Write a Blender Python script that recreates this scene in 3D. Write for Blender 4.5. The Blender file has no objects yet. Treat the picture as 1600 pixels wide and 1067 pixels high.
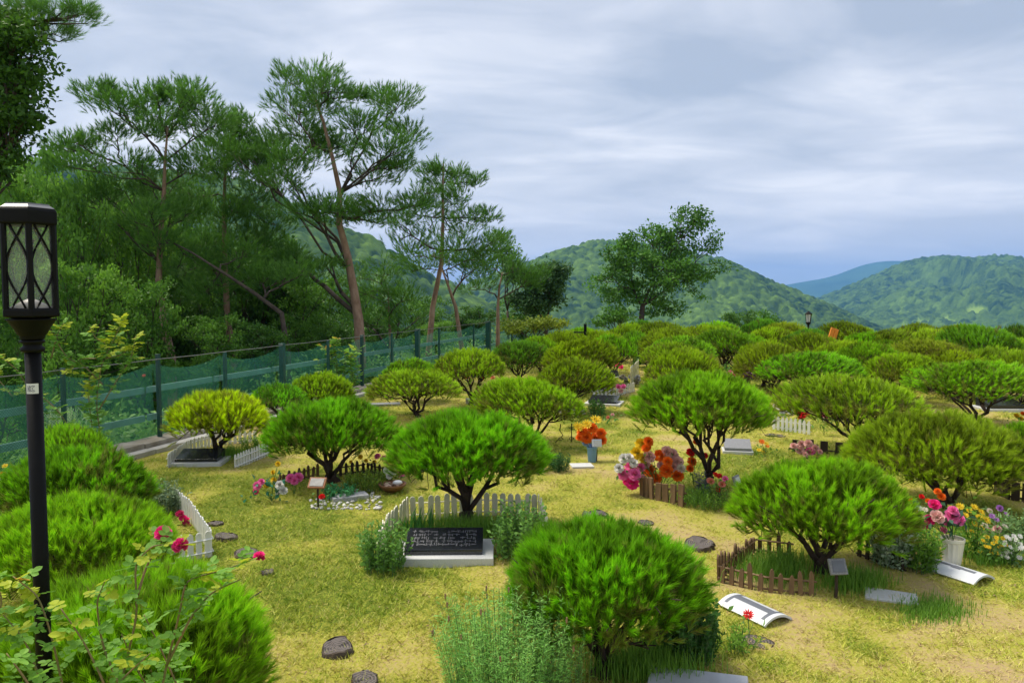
import bpy, math, random
import numpy as np
from mathutils import Vector, Matrix

# ------------------------------------------------------------------ camera, world, sun, exposure
S = bpy.context.scene
COL = S.collection
F = 1200.0                                   # focal length in photo pixels (1600 wide)
CAMZ = 1.7
PITCH = math.atan((533.5 - 462.0) / F)
cam = bpy.data.cameras.new("camera"); camo = bpy.data.objects.new("camera", cam); COL.objects.link(camo)
cam.sensor_width = 36.0; cam.lens = 36.0 * F / 1600.0
cam.clip_start = 0.05; cam.clip_end = 30000
camo.location = (0, 0, CAMZ); camo.rotation_euler = (math.pi / 2 - PITCH, 0, 0)
S.camera = camo

SUN_EL, SUN_AZ = math.radians(60), math.radians(-60)     # azimuth measured from +Y towards +X
W = bpy.data.worlds.new("World"); S.world = W; W.use_nodes = True
nt = W.node_tree; nt.nodes.clear()
def N(nt, t, **kw):
    n = nt.nodes.new(t)
    for k, v in kw.items(): setattr(n, k, v)
    return n
L = nt.links.new
sky = N(nt, 'ShaderNodeTexSky', sky_type='NISHITA', sun_disc=False, sun_elevation=SUN_EL, sun_rotation=SUN_AZ)
sky.air_density = 1.2; sky.dust_density = 2.0
skm = N(nt, 'ShaderNodeVectorMath', operation='SCALE'); skm.inputs['Scale'].default_value = 0.10
L(sky.outputs[0], skm.inputs[0])
tc = N(nt, 'ShaderNodeTexCoord')
sep = N(nt, 'ShaderNodeSeparateXYZ'); L(tc.outputs['Generated'], sep.inputs[0])
zz = N(nt, 'ShaderNodeMath', operation='MAXIMUM'); L(sep.outputs[2], zz.inputs[0]); zz.inputs[1].default_value = 0.0
za = N(nt, 'ShaderNodeMath', operation='ADD'); L(zz.outputs[0], za.inputs[0]); za.inputs[1].default_value = 0.14
dx = N(nt, 'ShaderNodeMath', operation='DIVIDE'); L(sep.outputs[0], dx.inputs[0]); L(za.outputs[0], dx.inputs[1])
dy = N(nt, 'ShaderNodeMath', operation='DIVIDE'); L(sep.outputs[1], dy.inputs[0]); L(za.outputs[0], dy.inputs[1])
cb = N(nt, 'ShaderNodeCombineXYZ'); L(dx.outputs[0], cb.inputs[0]); L(dy.outputs[0], cb.inputs[1])
n1 = N(nt, 'ShaderNodeTexNoise'); n1.inputs['Scale'].default_value = 0.9; n1.inputs['Detail'].default_value = 5; n1.inputs['Roughness'].default_value = .45
n1.inputs['Distortion'].default_value = 0.5
L(cb.outputs[0], n1.inputs['Vector'])
cr = N(nt, 'ShaderNodeValToRGB')
cr.color_ramp.elements[0].position = 0.40; cr.color_ramp.elements[0].color = (.262, .294, .348, 1)
cr.color_ramp.elements[1].position = 0.64; cr.color_ramp.elements[1].color = (.58, .575, .585, 1)
e = cr.color_ramp.elements.new(0.52); e.color = (.395, .413, .455, 1)
mpc = N(nt, 'ShaderNodeMapping'); mpc.inputs['Scale'].default_value = (1.0, 1.6, 1.0); mpc.inputs['Rotation'].default_value = (0, 0, .15); L(cb.outputs[0], mpc.inputs[0])
n2 = N(nt, 'ShaderNodeTexNoise'); n2.inputs['Scale'].default_value = 1.5; n2.inputs['Detail'].default_value = 7; n2.inputs['Roughness'].default_value = .55; n2.inputs['Distortion'].default_value = .8
L(mpc.outputs[0], n2.inputs['Vector'])
nmx = N(nt, 'ShaderNodeMixRGB'); nmx.inputs[0].default_value = .38; L(n1.outputs['Fac'], nmx.inputs[1]); L(n2.outputs['Fac'], nmx.inputs[2])
L(nmx.outputs[0], cr.inputs[0])
mx = N(nt, 'ShaderNodeMixRGB'); mx.inputs[0].default_value = 0.88
L(skm.outputs[0], mx.inputs[1]); L(cr.outputs[0], mx.inputs[2])
bg = N(nt, 'ShaderNodeBackground'); bg.inputs[1].default_value = 0.60
hz0 = N(nt, 'ShaderNodeMapRange'); L(zz.outputs[0], hz0.inputs[0]); hz0.inputs[1].default_value = 0.0; hz0.inputs[2].default_value = 0.22; hz0.inputs[3].default_value = 0.75; hz0.inputs[4].default_value = 0.0
mx2 = N(nt, 'ShaderNodeMixRGB'); L(hz0.outputs[0], mx2.inputs[0]); L(mx.outputs[0], mx2.inputs[1]); mx2.inputs[2].default_value = (.52, .515, .54, 1)
L(mx2.outputs[0], bg.inputs[0])
wo = N(nt, 'ShaderNodeOutputWorld'); L(bg.outputs[0], wo.inputs[0])

sl = bpy.data.lights.new("sun", 'SUN'); sl.energy = 1.5; sl.angle = math.radians(24); sl.color = (1, .93, .78)
so = bpy.data.objects.new("sun", sl); COL.objects.link(so); so.location = (0, 0, 30)
sd = Vector((math.sin(SUN_AZ) * math.cos(SUN_EL), math.cos(SUN_AZ) * math.cos(SUN_EL), math.sin(SUN_EL)))
so.rotation_euler = sd.to_track_quat('Z', 'Y').to_euler()

S.view_settings.view_transform = 'Standard'; S.view_settings.look = 'None'
S.view_settings.exposure = 1.7; S.view_settings.gamma = 1; S.view_settings.use_curve_mapping = False
S.cycles.use_denoising = True
try: S.cycles.denoiser = 'OPENIMAGEDENOISE'
except Exception: pass
S.cycles.max_bounces = 6; S.cycles.diffuse_bounces = 3; S.cycles.glossy_bounces = 2; S.cycles.transmission_bounces = 3
S.cycles.transparent_max_bounces = 10; S.cycles.volume_bounces = 1; S.cycles.caustics_reflective = False; S.cycles.caustics_refractive = False

# ------------------------------------------------------------------ picture geometry -> world
cp, sp_ = math.cos(PITCH), math.sin(PITCH)
def ray(px, py):
    a, b = (px - 800) / F, (533.5 - py) / F
    return (a, cp + b * sp_, -sp_ + b * cp)          # world direction (x, y, z)
def G(px, py, z=0.0):
    d = ray(px, py); t = (z - CAMZ) / d[2]
    return Vector((d[0] * t, d[1] * t, z))
def At(px, py, Y):
    d = ray(px, py); t = Y / d[1]
    return Vector((d[0] * t, Y, CAMZ + d[2] * t))
def npt(v): return np.array((v[0], v[1], v[2]), float)

FP0 = np.array((-4.02, 8.7)); FD = np.array((1.36, 4.9)); FD = FD / np.linalg.norm(FD); FN = np.array((-FD[1], FD[0]))
def zground(x, y):
    x = np.asarray(x, float); y = np.asarray(y, float)
    s1 = (x - FP0[0]) * FN[0] + (y - FP0[1]) * FN[1] - 0.35
    s2 = y - 27.0
    s3 = -y - 30.0
    s = np.maximum(np.maximum(s1, s2), np.maximum(s3, 0))
    return -85 * (1 - np.exp(-s * 0.5 / 85))

# ------------------------------------------------------------------ numpy noise
def hash2(ix, iy, seed):
    h = (ix.astype(np.int64) * 374761393 + iy.astype(np.int64) * 668265263 + seed * 974634777) & 0xFFFFFFFF
    h = ((h ^ (h >> 13)) * 1274126177) & 0xFFFFFFFF
    h = h ^ (h >> 16)
    return (h & 0xFFFFFF) / float(0xFFFFFF)
def vnoise(x, y, seed=0):
    ix = np.floor(x); iy = np.floor(y); fx = x - ix; fy = y - iy
    fx = fx * fx * (3 - 2 * fx); fy = fy * fy * (3 - 2 * fy)
    a = hash2(ix, iy, seed); b = hash2(ix + 1, iy, seed); c = hash2(ix, iy + 1, seed); d = hash2(ix + 1, iy + 1, seed)
    return a * (1 - fx) * (1 - fy) + b * fx * (1 - fy) + c * (1 - fx) * fy + d * fx * fy
def fbm(x, y, seed=0, o=4):
    r = 0; a = .5; t = 0
    for k in range(o):
        r = r + a * vnoise(x, y, seed + k * 17); t += a; x = x * 2.03 + 5.1; y = y * 2.03 + 1.7; a *= .5
    return r / t

# ------------------------------------------------------------------ materials
MATS = {}
def mat_base(name):
    m = bpy.data.materials.new(name); m.use_nodes = True
    t = m.node_tree; b = t.nodes['Principled BSDF']
    MATS[name] = m
    return m, t, b
def M(name, col, rough=.6, var=.25, scale=8.0, bump=0.0, bscale=40.0, metal=0.0, col2=None, spec=.4, coord='Object', stretch=None):
    if name in MATS: return MATS[name]
    m, t, b = mat_base(name)
    tcn = N(t, 'ShaderNodeTexCoord'); src = tcn.outputs[coord]
    if stretch:
        mp = N(t, 'ShaderNodeMapping'); mp.inputs['Scale'].default_value = stretch; t.links.new(src, mp.inputs[0]); src = mp.outputs[0]
    nz = N(t, 'ShaderNodeTexNoise'); nz.inputs['Scale'].default_value = scale; nz.inputs['Detail'].default_value = 6; nz.inputs['Roughness'].default_value = .6
    t.links.new(src, nz.inputs['Vector'])
    rp = N(t, 'ShaderNodeValToRGB')
    c2 = col2 or tuple(min(1, c * (1 + var)) for c in col)
    c1 = tuple(c * (1 - var) for c in col)
    rp.color_ramp.elements[0].position = .32; rp.color_ramp.elements[0].color = (*c1, 1)
    rp.color_ramp.elements[1].position = .68; rp.color_ramp.elements[1].color = (*c2, 1)
    t.links.new(nz.outputs['Fac'], rp.inputs[0]); t.links.new(rp.outputs[0], b.inputs['Base Color'])
    b.inputs['Roughness'].default_value = rough; b.inputs['Metallic'].default_value = metal
    b.inputs['Specular IOR Level'].default_value = spec
    if bump > 0:
        n2 = N(t, 'ShaderNodeTexNoise'); n2.inputs['Scale'].default_value = bscale; n2.inputs['Detail'].default_value = 5
        t.links.new(src, n2.inputs['Vector'])
        bp = N(t, 'ShaderNodeBump'); bp.inputs['Strength'].default_value = bump; bp.inputs['Distance'].default_value = .01
        t.links.new(n2.outputs['Fac'], bp.inputs['Height']); t.links.new(bp.outputs[0], b.inputs['Normal'])
    return m
def leafmat(name, lo, hi, transl=.3, objcol=False, rough=.55, dry=None):
    """foliage: colour runs from lo to hi with each tuft's own 'tint'; objcol multiplies by the object's own colour"""
    if name in MATS: return MATS[name]
    m, t, b = mat_base(name)
    at = N(t, 'ShaderNodeAttribute'); at.attribute_name = 'tint'
    mixc = N(t, 'ShaderNodeMixRGB'); mixc.use_clamp = False; mr0 = N(t, 'ShaderNodeMapRange'); t.links.new(at.outputs['Fac'], mr0.inputs[0]); t.links.new(mr0.outputs[0], mixc.inputs[0])
    mixc.inputs[1].default_value = (*lo, 1); mixc.inputs[2].default_value = (*hi, 1)
    out = mixc.outputs[0]
    if objcol:
        oi = N(t, 'ShaderNodeObjectInfo')
        ml = N(t, 'ShaderNodeMixRGB', blend_type='MULTIPLY'); ml.inputs[0].default_value = 1
        t.links.new(out, ml.inputs[1]); t.links.new(oi.outputs['Color'], ml.inputs[2]); out = ml.outputs[0]
    if dry:
        cm = N(t, 'ShaderNodeMapRange'); t.links.new(at.outputs['Fac'], cm.inputs[0]); cm.inputs[1].default_value = 1.0; cm.inputs[2].default_value = 2.0
        md = N(t, 'ShaderNodeMixRGB'); t.links.new(cm.outputs[0], md.inputs[0]); t.links.new(out, md.inputs[1]); md.inputs[2].default_value = (*dry, 1); out = md.outputs[0]
    t.links.new(out, b.inputs['Base Color']); b.inputs['Roughness'].default_value = rough; b.inputs['Specular IOR Level'].default_value = .25
    tr = N(t, 'ShaderNodeBsdfTranslucent'); t.links.new(out, tr.inputs[0])
    ms = N(t, 'ShaderNodeMixShader'); ms.inputs[0].default_value = transl
    t.links.new(b.outputs[0], ms.inputs[1]); t.links.new(tr.outputs[0], ms.inputs[2])
    t.links.new(ms.outputs[0], t.nodes['Material Output'].inputs[0])
    return m

m_bark = M('bark', (.045, .028, .020), .9, .45, 14, .8, 60)
m_redbark = M('red_pine_bark', (.27, .145, .09), .9, .35, 9, .8, 30, col2=(.36, .24, .17), stretch=(1, 1, .4))
m_darkbark = M('dark_bark', (.07, .052, .04), .9, .4, 9, .6, 30)
m_needle = leafmat('topiary_needles', (.38, .36, .48), (1.66, 1.55, 1.5), .36, True, dry=(.21, .15, .05))  # low end kept dark to put shade between the tufts into the colour
m_pine = leafmat('wild_pine_needles', (.045, .125, .02), (.155, .36, .04), .38)
m_leafA = leafmat('broad_leaves', (.05, .145, .018), (.23, .46, .045), .42)
m_leafB = leafmat('cherry_leaves', (.035, .11, .018), (.14, .34, .04), .4)
m_leafC = leafmat('scrub_leaves', (.06, .16, .03), (.22, .44, .08), .38)
m_grassgreen = leafmat('green_blades', (.09, .24, .02), (.28, .50, .06), .35)
m_herb = leafmat('grey_green_herb', (.10, .20, .07), (.26, .42, .14), .3)
m_white = M('white_plastic', (.74, .73, .69), .5, .14, 7, .15, 30, col2=(.80, .80, .78))
m_cream = M('weathered_white_plastic', (.80, .76, .60), .5, .12, 6, .15, 30)
m_brown = M('brown_stained_wood', (.14, .07, .035), .75, .4, 12, .4, 50, stretch=(1, 1, .15), col2=(.30, .19, .10))
m_dkwood = M('dark_wood', (.045, .026, .018), .7, .4, 12, .4, 50, stretch=(1, 1, .15))
m_greywood = M('weathered_grey_wood', (.22, .17, .13), .85, .35, 12, .5, 50, stretch=(1, 1, .15))
m_black = M('black_paint', (.004, .004, .004), .55, .2, 20, .1, 60, spec=.14)
m_blackgranite = M('black_granite', (.018, .020, .024), .14, .5, 160, 0, 60, spec=.6)
m_marble = M('pale_granite', (.56, .56, .55), .5, .14, 120, .1, 60)
m_greygran = M('grey_granite', (.22, .22, .23), .45, .3, 120, .1, 60)
m_whitestone = M('white_stone', (.62, .64, .67), .4, .06, 4, .08, 30)
m_greyprint = M('grey_print', (.14, .15, .18), .45, .1, 30)
m_conc = M('kerb_concrete', (.30, .245, .175), .9, .3, 5, .6, 30, col2=(.40, .36, .30))
m_teal = M('teal_painted_steel', (.014, .075, .06), .45, .2, 10)
m_tealrail = M('blue_green_rail', (.11, .20, .19), .5, .2, 10)
m_dkteal = M('dark_green_steel', (.012, .055, .045), .45, .2, 10)
m_wire = M('grey_wire', (.20, .20, .18), .5, .1, 10)
m_paper = M('sticker_white', (.7, .7, .68), .6, .04, 10)
m_terra = M('brown_ceramic', (.20, .09, .04), .5, .25, 12)

def netmat():
    m, t, b = mat_base('green_netting')
    tcn = N(t, 'ShaderNodeTexCoord'); sp = N(t, 'ShaderNodeSeparateXYZ'); t.links.new(tcn.outputs['Object'], sp.inputs[0])
    outs = []
    for s in (1, -1):
        a = N(t, 'ShaderNodeMath', operation='MULTIPLY'); t.links.new(sp.outputs[2], a.inputs[0]); a.inputs[1].default_value = s * 1.2
        c = N(t, 'ShaderNodeMath', operation='ADD'); t.links.new(sp.outputs[0], c.inputs[0]); t.links.new(a.outputs[0], c.inputs[1])
        d = N(t, 'ShaderNodeMath', operation='MULTIPLY'); t.links.new(c.outputs[0], d.inputs[0]); d.inputs[1].default_value = 2 * math.pi / .035
        e_ = N(t, 'ShaderNodeMath', operation='SINE'); t.links.new(d.outputs[0], e_.inputs[0]); outs.append(e_)
    mxx = N(t, 'ShaderNodeMath', operation='MAXIMUM'); t.links.new(outs[0].outputs[0], mxx.inputs[0]); t.links.new(outs[1].outputs[0], mxx.inputs[1])
    mr = N(t, 'ShaderNodeMapRange'); t.links.new(mxx.outputs[0], mr.inputs[0])
    mr.inputs[1].default_value = .25; mr.inputs[2].default_value = .98; mr.inputs[3].default_value = .06; mr.inputs[4].default_value = .50
    b.inputs['Base Color'].default_value = (.09, .46, .31, 1); b.inputs['Roughness'].default_value = .5
    t.links.new(mr.outputs[0], b.inputs['Alpha'])
    return m
m_net = netmat()

# ------------------------------------------------------------------ mesh helpers
def rawmesh(name, V, Fa, mat=None, tint=None, smooth=False, dom='FACE'):
    V = np.asarray(V, np.float32).reshape(-1, 3); Fa = np.asarray(Fa, np.int32)
    k = Fa.shape[1]; nf = Fa.shape[0]
    me = bpy.data.meshes.new(name)
    me.vertices.add(len(V)); me.vertices.foreach_set('co', V.ravel())
    me.loops.add(nf * k); me.loops.foreach_set('vertex_index', Fa.ravel())
    me.polygons.add(nf); me.polygons.foreach_set('loop_start', np.arange(0, nf * k, k, dtype=np.int32))
    if smooth: me.polygons.foreach_set('use_smooth', np.ones(nf, bool))
    if tint is not None:
        a = me.attributes.new('tint', 'FLOAT', dom); a.data.foreach_set('value', np.asarray(tint, np.float32).ravel())
    me.update(calc_edges=True)
    if mat: me.materials.append(mat)
    return me
def link(name, me, parent=None, loc=None, rot=None, scale=None):
    o = bpy.data.objects.new(name, me); COL.objects.link(o)
    if parent is not None: o.parent = parent
    if loc is not None: o.location = loc
    if rot is not None: o.rotation_euler = rot
    if scale is not None: o.scale = scale
    return o
def tag(o, label=None, cat=None, group=None, kind=None):
    if label: o['label'] = label
    if cat: o['category'] = cat
    if group: o['group'] = group
    if kind: o['kind'] = kind
    return o
def thing(name, label, cat, loc=(0, 0, 0), rz=0, group=None):
    o = bpy.data.objects.new(name, None); COL.objects.link(o); o.empty_display_size = .1
    o.location = loc; o.rotation_euler = (0, 0, rz)
    return tag(o, label, cat, group)

class MB:
    def __init__(s): s.v = []; s.f = []
    def add(s, vs, fs):
        n = len(s.v); s.v += [tuple(v) for v in vs]; s.f += [tuple(i + n for i in f) for f in fs]
    def box(s, x0, x1, y0, y1, z0, z1):
        s.add([(x0, y0, z0), (x1, y0, z0), (x1, y1, z0), (x0, y1, z0), (x0, y0, z1), (x1, y0, z1), (x1, y1, z1), (x0, y1, z1)],
              [(0, 3, 2, 1), (4, 5, 6, 7), (0, 1, 5, 4), (1, 2, 6, 5), (2, 3, 7, 6), (3, 0, 4, 7)])
    def prism(s, poly, y0, y1):
        """outline poly (x,z) extruded from y0 to y1"""
        n = len(poly)
        s.add([(x, y0, z) for x, z in poly] + [(x, y1, z) for x, z in poly],
              [tuple(range(n)), tuple(range(2 * n - 1, n - 1, -1))] + [((i + 1) % n, i, n + i, n + (i + 1) % n) for i in range(n)])
    def lathe(s, prof, n=16, c=(0, 0, 0), rib=0, ribn=0, phase=0, cap=True):
        vs = []
        for r, z in prof:
            for i in range(n):
                a = 2 * math.pi * i / n + phase; rr = r * (1 + (rib if ribn and i % 2 else 0))
                vs.append((c[0] + rr * math.cos(a), c[1] + rr * math.sin(a), c[2] + z))
        fs = []
        for j in range(len(prof) - 1):
            for i in range(n):
                fs.append((j * n + i, j * n + (i + 1) % n, (j + 1) * n + (i + 1) % n, (j + 1) * n + i))
        if cap:
            fs.append(tuple(range(n - 1, -1, -1))); fs.append(tuple((len(prof) - 1) * n + i for i in range(n)))
        s.add(vs, fs)
    def tube(s, pts, rad, n=6):
        P = [npt(p) for p in pts]; vs = []; k = len(P)
        if not hasattr(rad, '__len__'): rad = [rad] * k
        for i in range(k):
            d = P[min(i + 1, k - 1)] - P[max(i - 1, 0)]; l = np.linalg.norm(d); d = d / (l if l > 1e-9 else 1)
            u = np.cross(d, (0, 0, 1.0) if abs(d[2]) < .9 else (1.0, 0, 0)); u /= np.linalg.norm(u); w = np.cross(d, u)
            for j in range(n):
                a = 2 * math.pi * j / n
                vs.append(P[i] + rad[i] * (math.cos(a) * u + math.sin(a) * w))
        fs = [(i * n + j, i * n + (j + 1) % n, (i + 1) * n + (j + 1) % n, (i + 1) * n + j) for i in range(k - 1) for j in range(n)]
        fs.append(tuple(range(n - 1, -1, -1))); fs.append(tuple((k - 1) * n + j for j in range(n)))
        s.add(vs, fs)
    def blob(s, c, r, rng, n=7, m=5, jit=.15):
        r = r if hasattr(r, '__len__') else (r, r, r)
        vs = [(c[0], c[1], c[2] - r[2])]
        for j in range(1, m):
            t = math.pi * j / m
            for i in range(n):
                a = 2 * math.pi * (i + .5 * (j % 2)) / n; q = 1 + rng.uniform(-jit, jit)
                vs.append((c[0] + r[0] * q * math.sin(t) * math.cos(a), c[1] + r[1] * q * math.sin(t) * math.sin(a), c[2] - r[2] * q * math.cos(t)))
        vs.append((c[0], c[1], c[2] + r[2]))
        fs = [(0, 1 + (i + 1) % n, 1 + i) for i in range(n)]
        for j in range(m - 2):
            for i in range(n):
                a = 1 + j * n + i; b = 1 + j * n + (i + 1) % n; fs.append((a, b, b + n, a + n))
        l = 1 + (m - 2) * n; fs += [(l + i, l + (i + 1) % n, len(vs) - 1) for i in range(n)]
        s.add(vs, fs)
    def mesh(s, name, mat, smooth=False):
        me = bpy.data.meshes.new(name); me.from_pydata(s.v, [], s.f); me.materials.append(mat)
        if smooth: me.polygons.foreach_set('use_smooth', np.ones(len(me.polygons), bool))
        me.update(); return me
    def link(s, name, mat, parent=None, smooth=False, **kw):
        return link(name, s.mesh(name, mat, smooth), parent, **kw)
def bevel(o, w=.004, seg=2):
    b = o.modifiers.new('bevel', 'BEVEL'); b.width = w; b.segments = seg; b.limit_method = 'ANGLE'; return o

def unit(a): return a / (np.linalg.norm(a, axis=-1, keepdims=True) + 1e-9)
def needles(P, D, Ls, n, length, width, spread, rng, tint, tj=.12, droop=0.0, grad=0.0):
    """needle tufts: n single-triangle needles round each shoot (P, D)"""
    m = len(P)
    p = np.repeat(P, n, 0); d = np.repeat(unit(D), n, 0)
    t = rng.uniform(0, 1, (m * n, 1)) ** .8
    rv = rng.normal(size=(m * n, 3)); per = unit(np.cross(d, rv))
    sp = spread * rng.uniform(.4, 1.2, (m * n, 1)) * (1.15 - .5 * t)
    nd = unit(d * np.cos(sp) + per * np.sin(sp))
    nd[:, 2] -= droop; nd = unit(nd)
    base = p + d * t * Ls
    ln = length * rng.uniform(.7, 1.15, (m * n, 1))
    side = unit(np.cross(nd, rng.normal(size=(m * n, 3)))) * width * .5
    V = np.stack([base - side, base + side, base + nd * ln], 1).reshape(-1, 3)
    Fa = np.arange(m * n * 3).reshape(-1, 3)
    ti = np.clip(np.repeat(tint, n) + (t[:, 0] - .6) * grad + rng.uniform(-tj, tj, m * n), 0, 1)
    return V, Fa, ti
def leaves(P, size, rng, tint, up=.4, aspect=.55, D=None):
    """rhombic folded leaves, one quad each"""
    n = len(P)
    d = unit(rng.normal(size=(n, 3)) if D is None else D + rng.normal(size=(n, 3)) * .5)
    nn = rng.normal(size=(n, 3)); nn[:, 2] += up * 3; 
    s = unit(np.cross(d, nn)); l = size * rng.uniform(.6, 1.25, (n, 1))
    nrm = unit(np.cross(s, d))
    a = P; b = P + d * l * .5 + s * l * aspect * .5 + nrm * l * .08; c = P + d * l - nrm * l * .08; e_ = P + d * l * .5 - s * l * aspect * .5 + nrm * l * .08
    V = np.stack([a, b, c, e_], 1).reshape(-1, 3); Fa = np.arange(n * 4).reshape(-1, 4)
    return V, Fa, np.clip(tint + rng.uniform(-.15, .15, n), 0, 1)
def cat(parts):
    V = []; Fa = []; T = []; o = 0
    for v, f, t in parts: V.append(v); Fa.append(f + o); T.append(t); o += len(v)
    return np.concatenate(V), np.concatenate(Fa), np.concatenate(T)

def kmeans(P, k, rng):
    c = P[rng.choice(len(P), k, replace=False)]
    for _ in range(4):
        a = np.argmin(((P[:, None] - c[None]) ** 2).sum(-1), 1)
        for j in range(k):
            if (a == j).any(): c[j] = P[a == j].mean(0)
    return a
def branch(mb, p0, T, r0, rng, n0=None, rt=.004, sides=6, frac=.42, kink=.12, d0=None, lev=0):
    n0 = n0 or len(T)
    def rad(n): return rt + (r0 - rt) * (n / n0) ** .55
    if len(T) == 1:
        e1 = T[0]; L_ = np.linalg.norm(e1 - p0); m = (p0 + e1) / 2 + rng.normal(size=3) * L_ * kink
        if d0 is not None: m = m + d0 * L_ * .15
        mb.tube([p0, m, e1], [rad(1) * 1.1, rad(1) * .9, rt * .6], max(3, sides - 2)); return
    k = 2 if len(T) < 4 else (rng.choice([2, 3]) if lev else min(5, max(2, len(T) // 8)))
    a = kmeans(T, k, rng)
    for j in range(k):
        Tj = T[a == j]
        if len(Tj) == 0: continue
        c = Tj.mean(0)
        if len(Tj) == len(T):
            Tj = T[:len(T) // 2]; branch(mb, p0, Tj, rad(len(Tj)), rng, len(Tj), rt, sides, frac, kink, d0, lev + 1)
            Tj = T[len(T) // 2:]; branch(mb, p0, Tj, rad(len(Tj)), rng, len(Tj), rt, sides, frac, kink, d0, lev + 1); return
        f = frac if len(Tj) > 1 else 1
        e1 = p0 + (c - p0) * f
        L_ = np.linalg.norm(e1 - p0); m = (p0 + e1) / 2 + rng.normal(size=3) * L_ * kink
        if d0 is not None: m = m + d0 * L_ * .12
        r1 = rad(len(Tj))
        if len(Tj) == 1:
            if lev < 2: continue
            mb.tube([p0, m, Tj[0]], [r1, r1 * .8, rt * .6], max(3, sides - 2)); continue
        mb.tube([p0, m, e1], [r1 * 1.08, r1, r1 * .94], sides)
        dd = unit(e1 - m)
        branch(mb, e1, Tj, r1 * .94, rng, len(Tj), rt, max(4, sides - 1) if lev > 1 else sides, frac, kink, dd, lev + 1)

# ------------------------------------------------------------------ ground sheet
def geo(a, b, n): return a * (b / a) ** (np.arange(1, n + 1) / n)
xs = np.concatenate([-14 - geo(.6, 5800, 26)[::-1], np.arange(-14, 19.01, .12), 19 + geo(.6, 5800, 26)])
ys = np.concatenate([-geo(1, 200, 10)[::-1], np.arange(0, 27.01, .11), 27 + geo(.4, 8500, 40)])
XX, YY = np.meshgrid(xs, ys)
inlawn = (zground(XX, YY) > -.01)
def lawn_green(x, y):      # 0 bare / straw .. 1 fresh green
    g = fbm(x * .9 + 3, y * .9, 5, 4) * .5 + fbm(x * 4.1, y * 4.1, 9, 4) * .5
    return np.clip((g - .22) * 2.4, 0, 1)
ZZ = zground(XX, YY) + np.where(inlawn, (fbm(XX * 2.2, YY * 2.2, 3, 3) - .5) * .035 + (fbm(XX * 9, YY * 9, 4, 2) - .5) * .012, 0)
far = (np.hypot(XX, YY) > 45)
ZZ = ZZ + np.where(far, (fbm(XX / 90, YY / 90, 8, 4) - .5) * 14, 0)
nx_, ny_ = len(xs), len(ys)
idx = np.arange(nx_ * ny_).reshape(ny_, nx_)
Fg = np.stack([idx[:-1, :-1], idx[:-1, 1:], idx[1:, 1:], idx[1:, :-1]], -1).reshape(-1, 4)
me = rawmesh('ground', np.stack([XX, YY, ZZ], -1).reshape(-1, 3), Fg, None, lawn_green(XX, YY), True, 'POINT')
a = me.attributes.new('wild', 'FLOAT', 'POINT'); a.data.foreach_set('value', (~inlawn).astype(np.float32).ravel())
def groundmat():
    m, t, b = mat_base('lawn_and_slope')
    at = N(t, 'ShaderNodeAttribute'); at.attribute_name = 'tint'
    tcn = N(t, 'ShaderNodeTexCoord')
    nz = N(t, 'ShaderNodeTexNoise'); nz.inputs['Scale'].default_value = 55; nz.inputs['Detail'].default_value = 8; nz.inputs['Roughness'].default_value = .7
    t.links.new(tcn.outputs['Object'], nz.inputs['Vector'])
    ad = N(t, 'ShaderNodeMath', operation='MULTIPLY_ADD'); t.links.new(nz.outputs['Fac'], ad.inputs[0]); ad.inputs[1].default_value = 2.2; 
    sb = N(t, 'ShaderNodeMath', operation='SUBTRACT'); t.links.new(at.outputs['Fac'], sb.inputs[0]); sb.inputs[1].default_value = 1.1; t.links.new(sb.outputs[0], ad.inputs[2])
    rp = N(t, 'ShaderNodeValToRGB'); els = rp.color_ramp.elements
    els[0].position = 0; els[0].color = (.38, .27, .15, 1); els[1].position = 1; els[1].color = (.10, .14, .015, 1)
    x = els.new(.25); x.color = (.40, .32, .12, 1); x = els.new(.55); x.color = (.35, .33, .05, 1)
    t.links.new(ad.outputs[0], rp.inputs[0])
    aw = N(t, 'ShaderNodeAttribute'); aw.attribute_name = 'wild'
    n3 = N(t, 'ShaderNodeTexNoise'); n3.inputs['Scale'].default_value = .05; n3.inputs['Detail'].default_value = 10; t.links.new(tcn.outputs['Object'], n3.inputs['Vector'])
    r3 = N(t, 'ShaderNodeValToRGB'); r3.color_ramp.elements[0].position = .35; r3.color_ramp.elements[0].color = (.02, .05, .012, 1)
    r3.color_ramp.elements[1].position = .65; r3.color_ramp.elements[1].color = (.06, .13, .03, 1); t.links.new(n3.outputs['Fac'], r3.inputs[0])
    mm = N(t, 'ShaderNodeMixRGB'); t.links.new(aw.outputs['Fac'], mm.inputs[0]); t.links.new(rp.outputs[0], mm.inputs[1]); t.links.new(r3.outputs[0], mm.inputs[2])
    t.links.new(mm.outputs[0], b.inputs['Base Color']); b.inputs['Roughness'].default_value = .95; b.inputs['Specular IOR Level'].default_value = .1
    bp = N(t, 'ShaderNodeBump'); bp.inputs['Strength'].default_value = .7; bp.inputs['Distance'].default_value = .012
    t.links.new(nz.outputs['Fac'], bp.inputs['Height']); t.links.new(bp.outputs[0], b.inputs['Normal'])
    return m
me.materials.append(groundmat())
tag(link('ground', me), 'dry yellow lawn of the memorial garden with bare straw patches', 'lawn', kind='structure')

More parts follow.
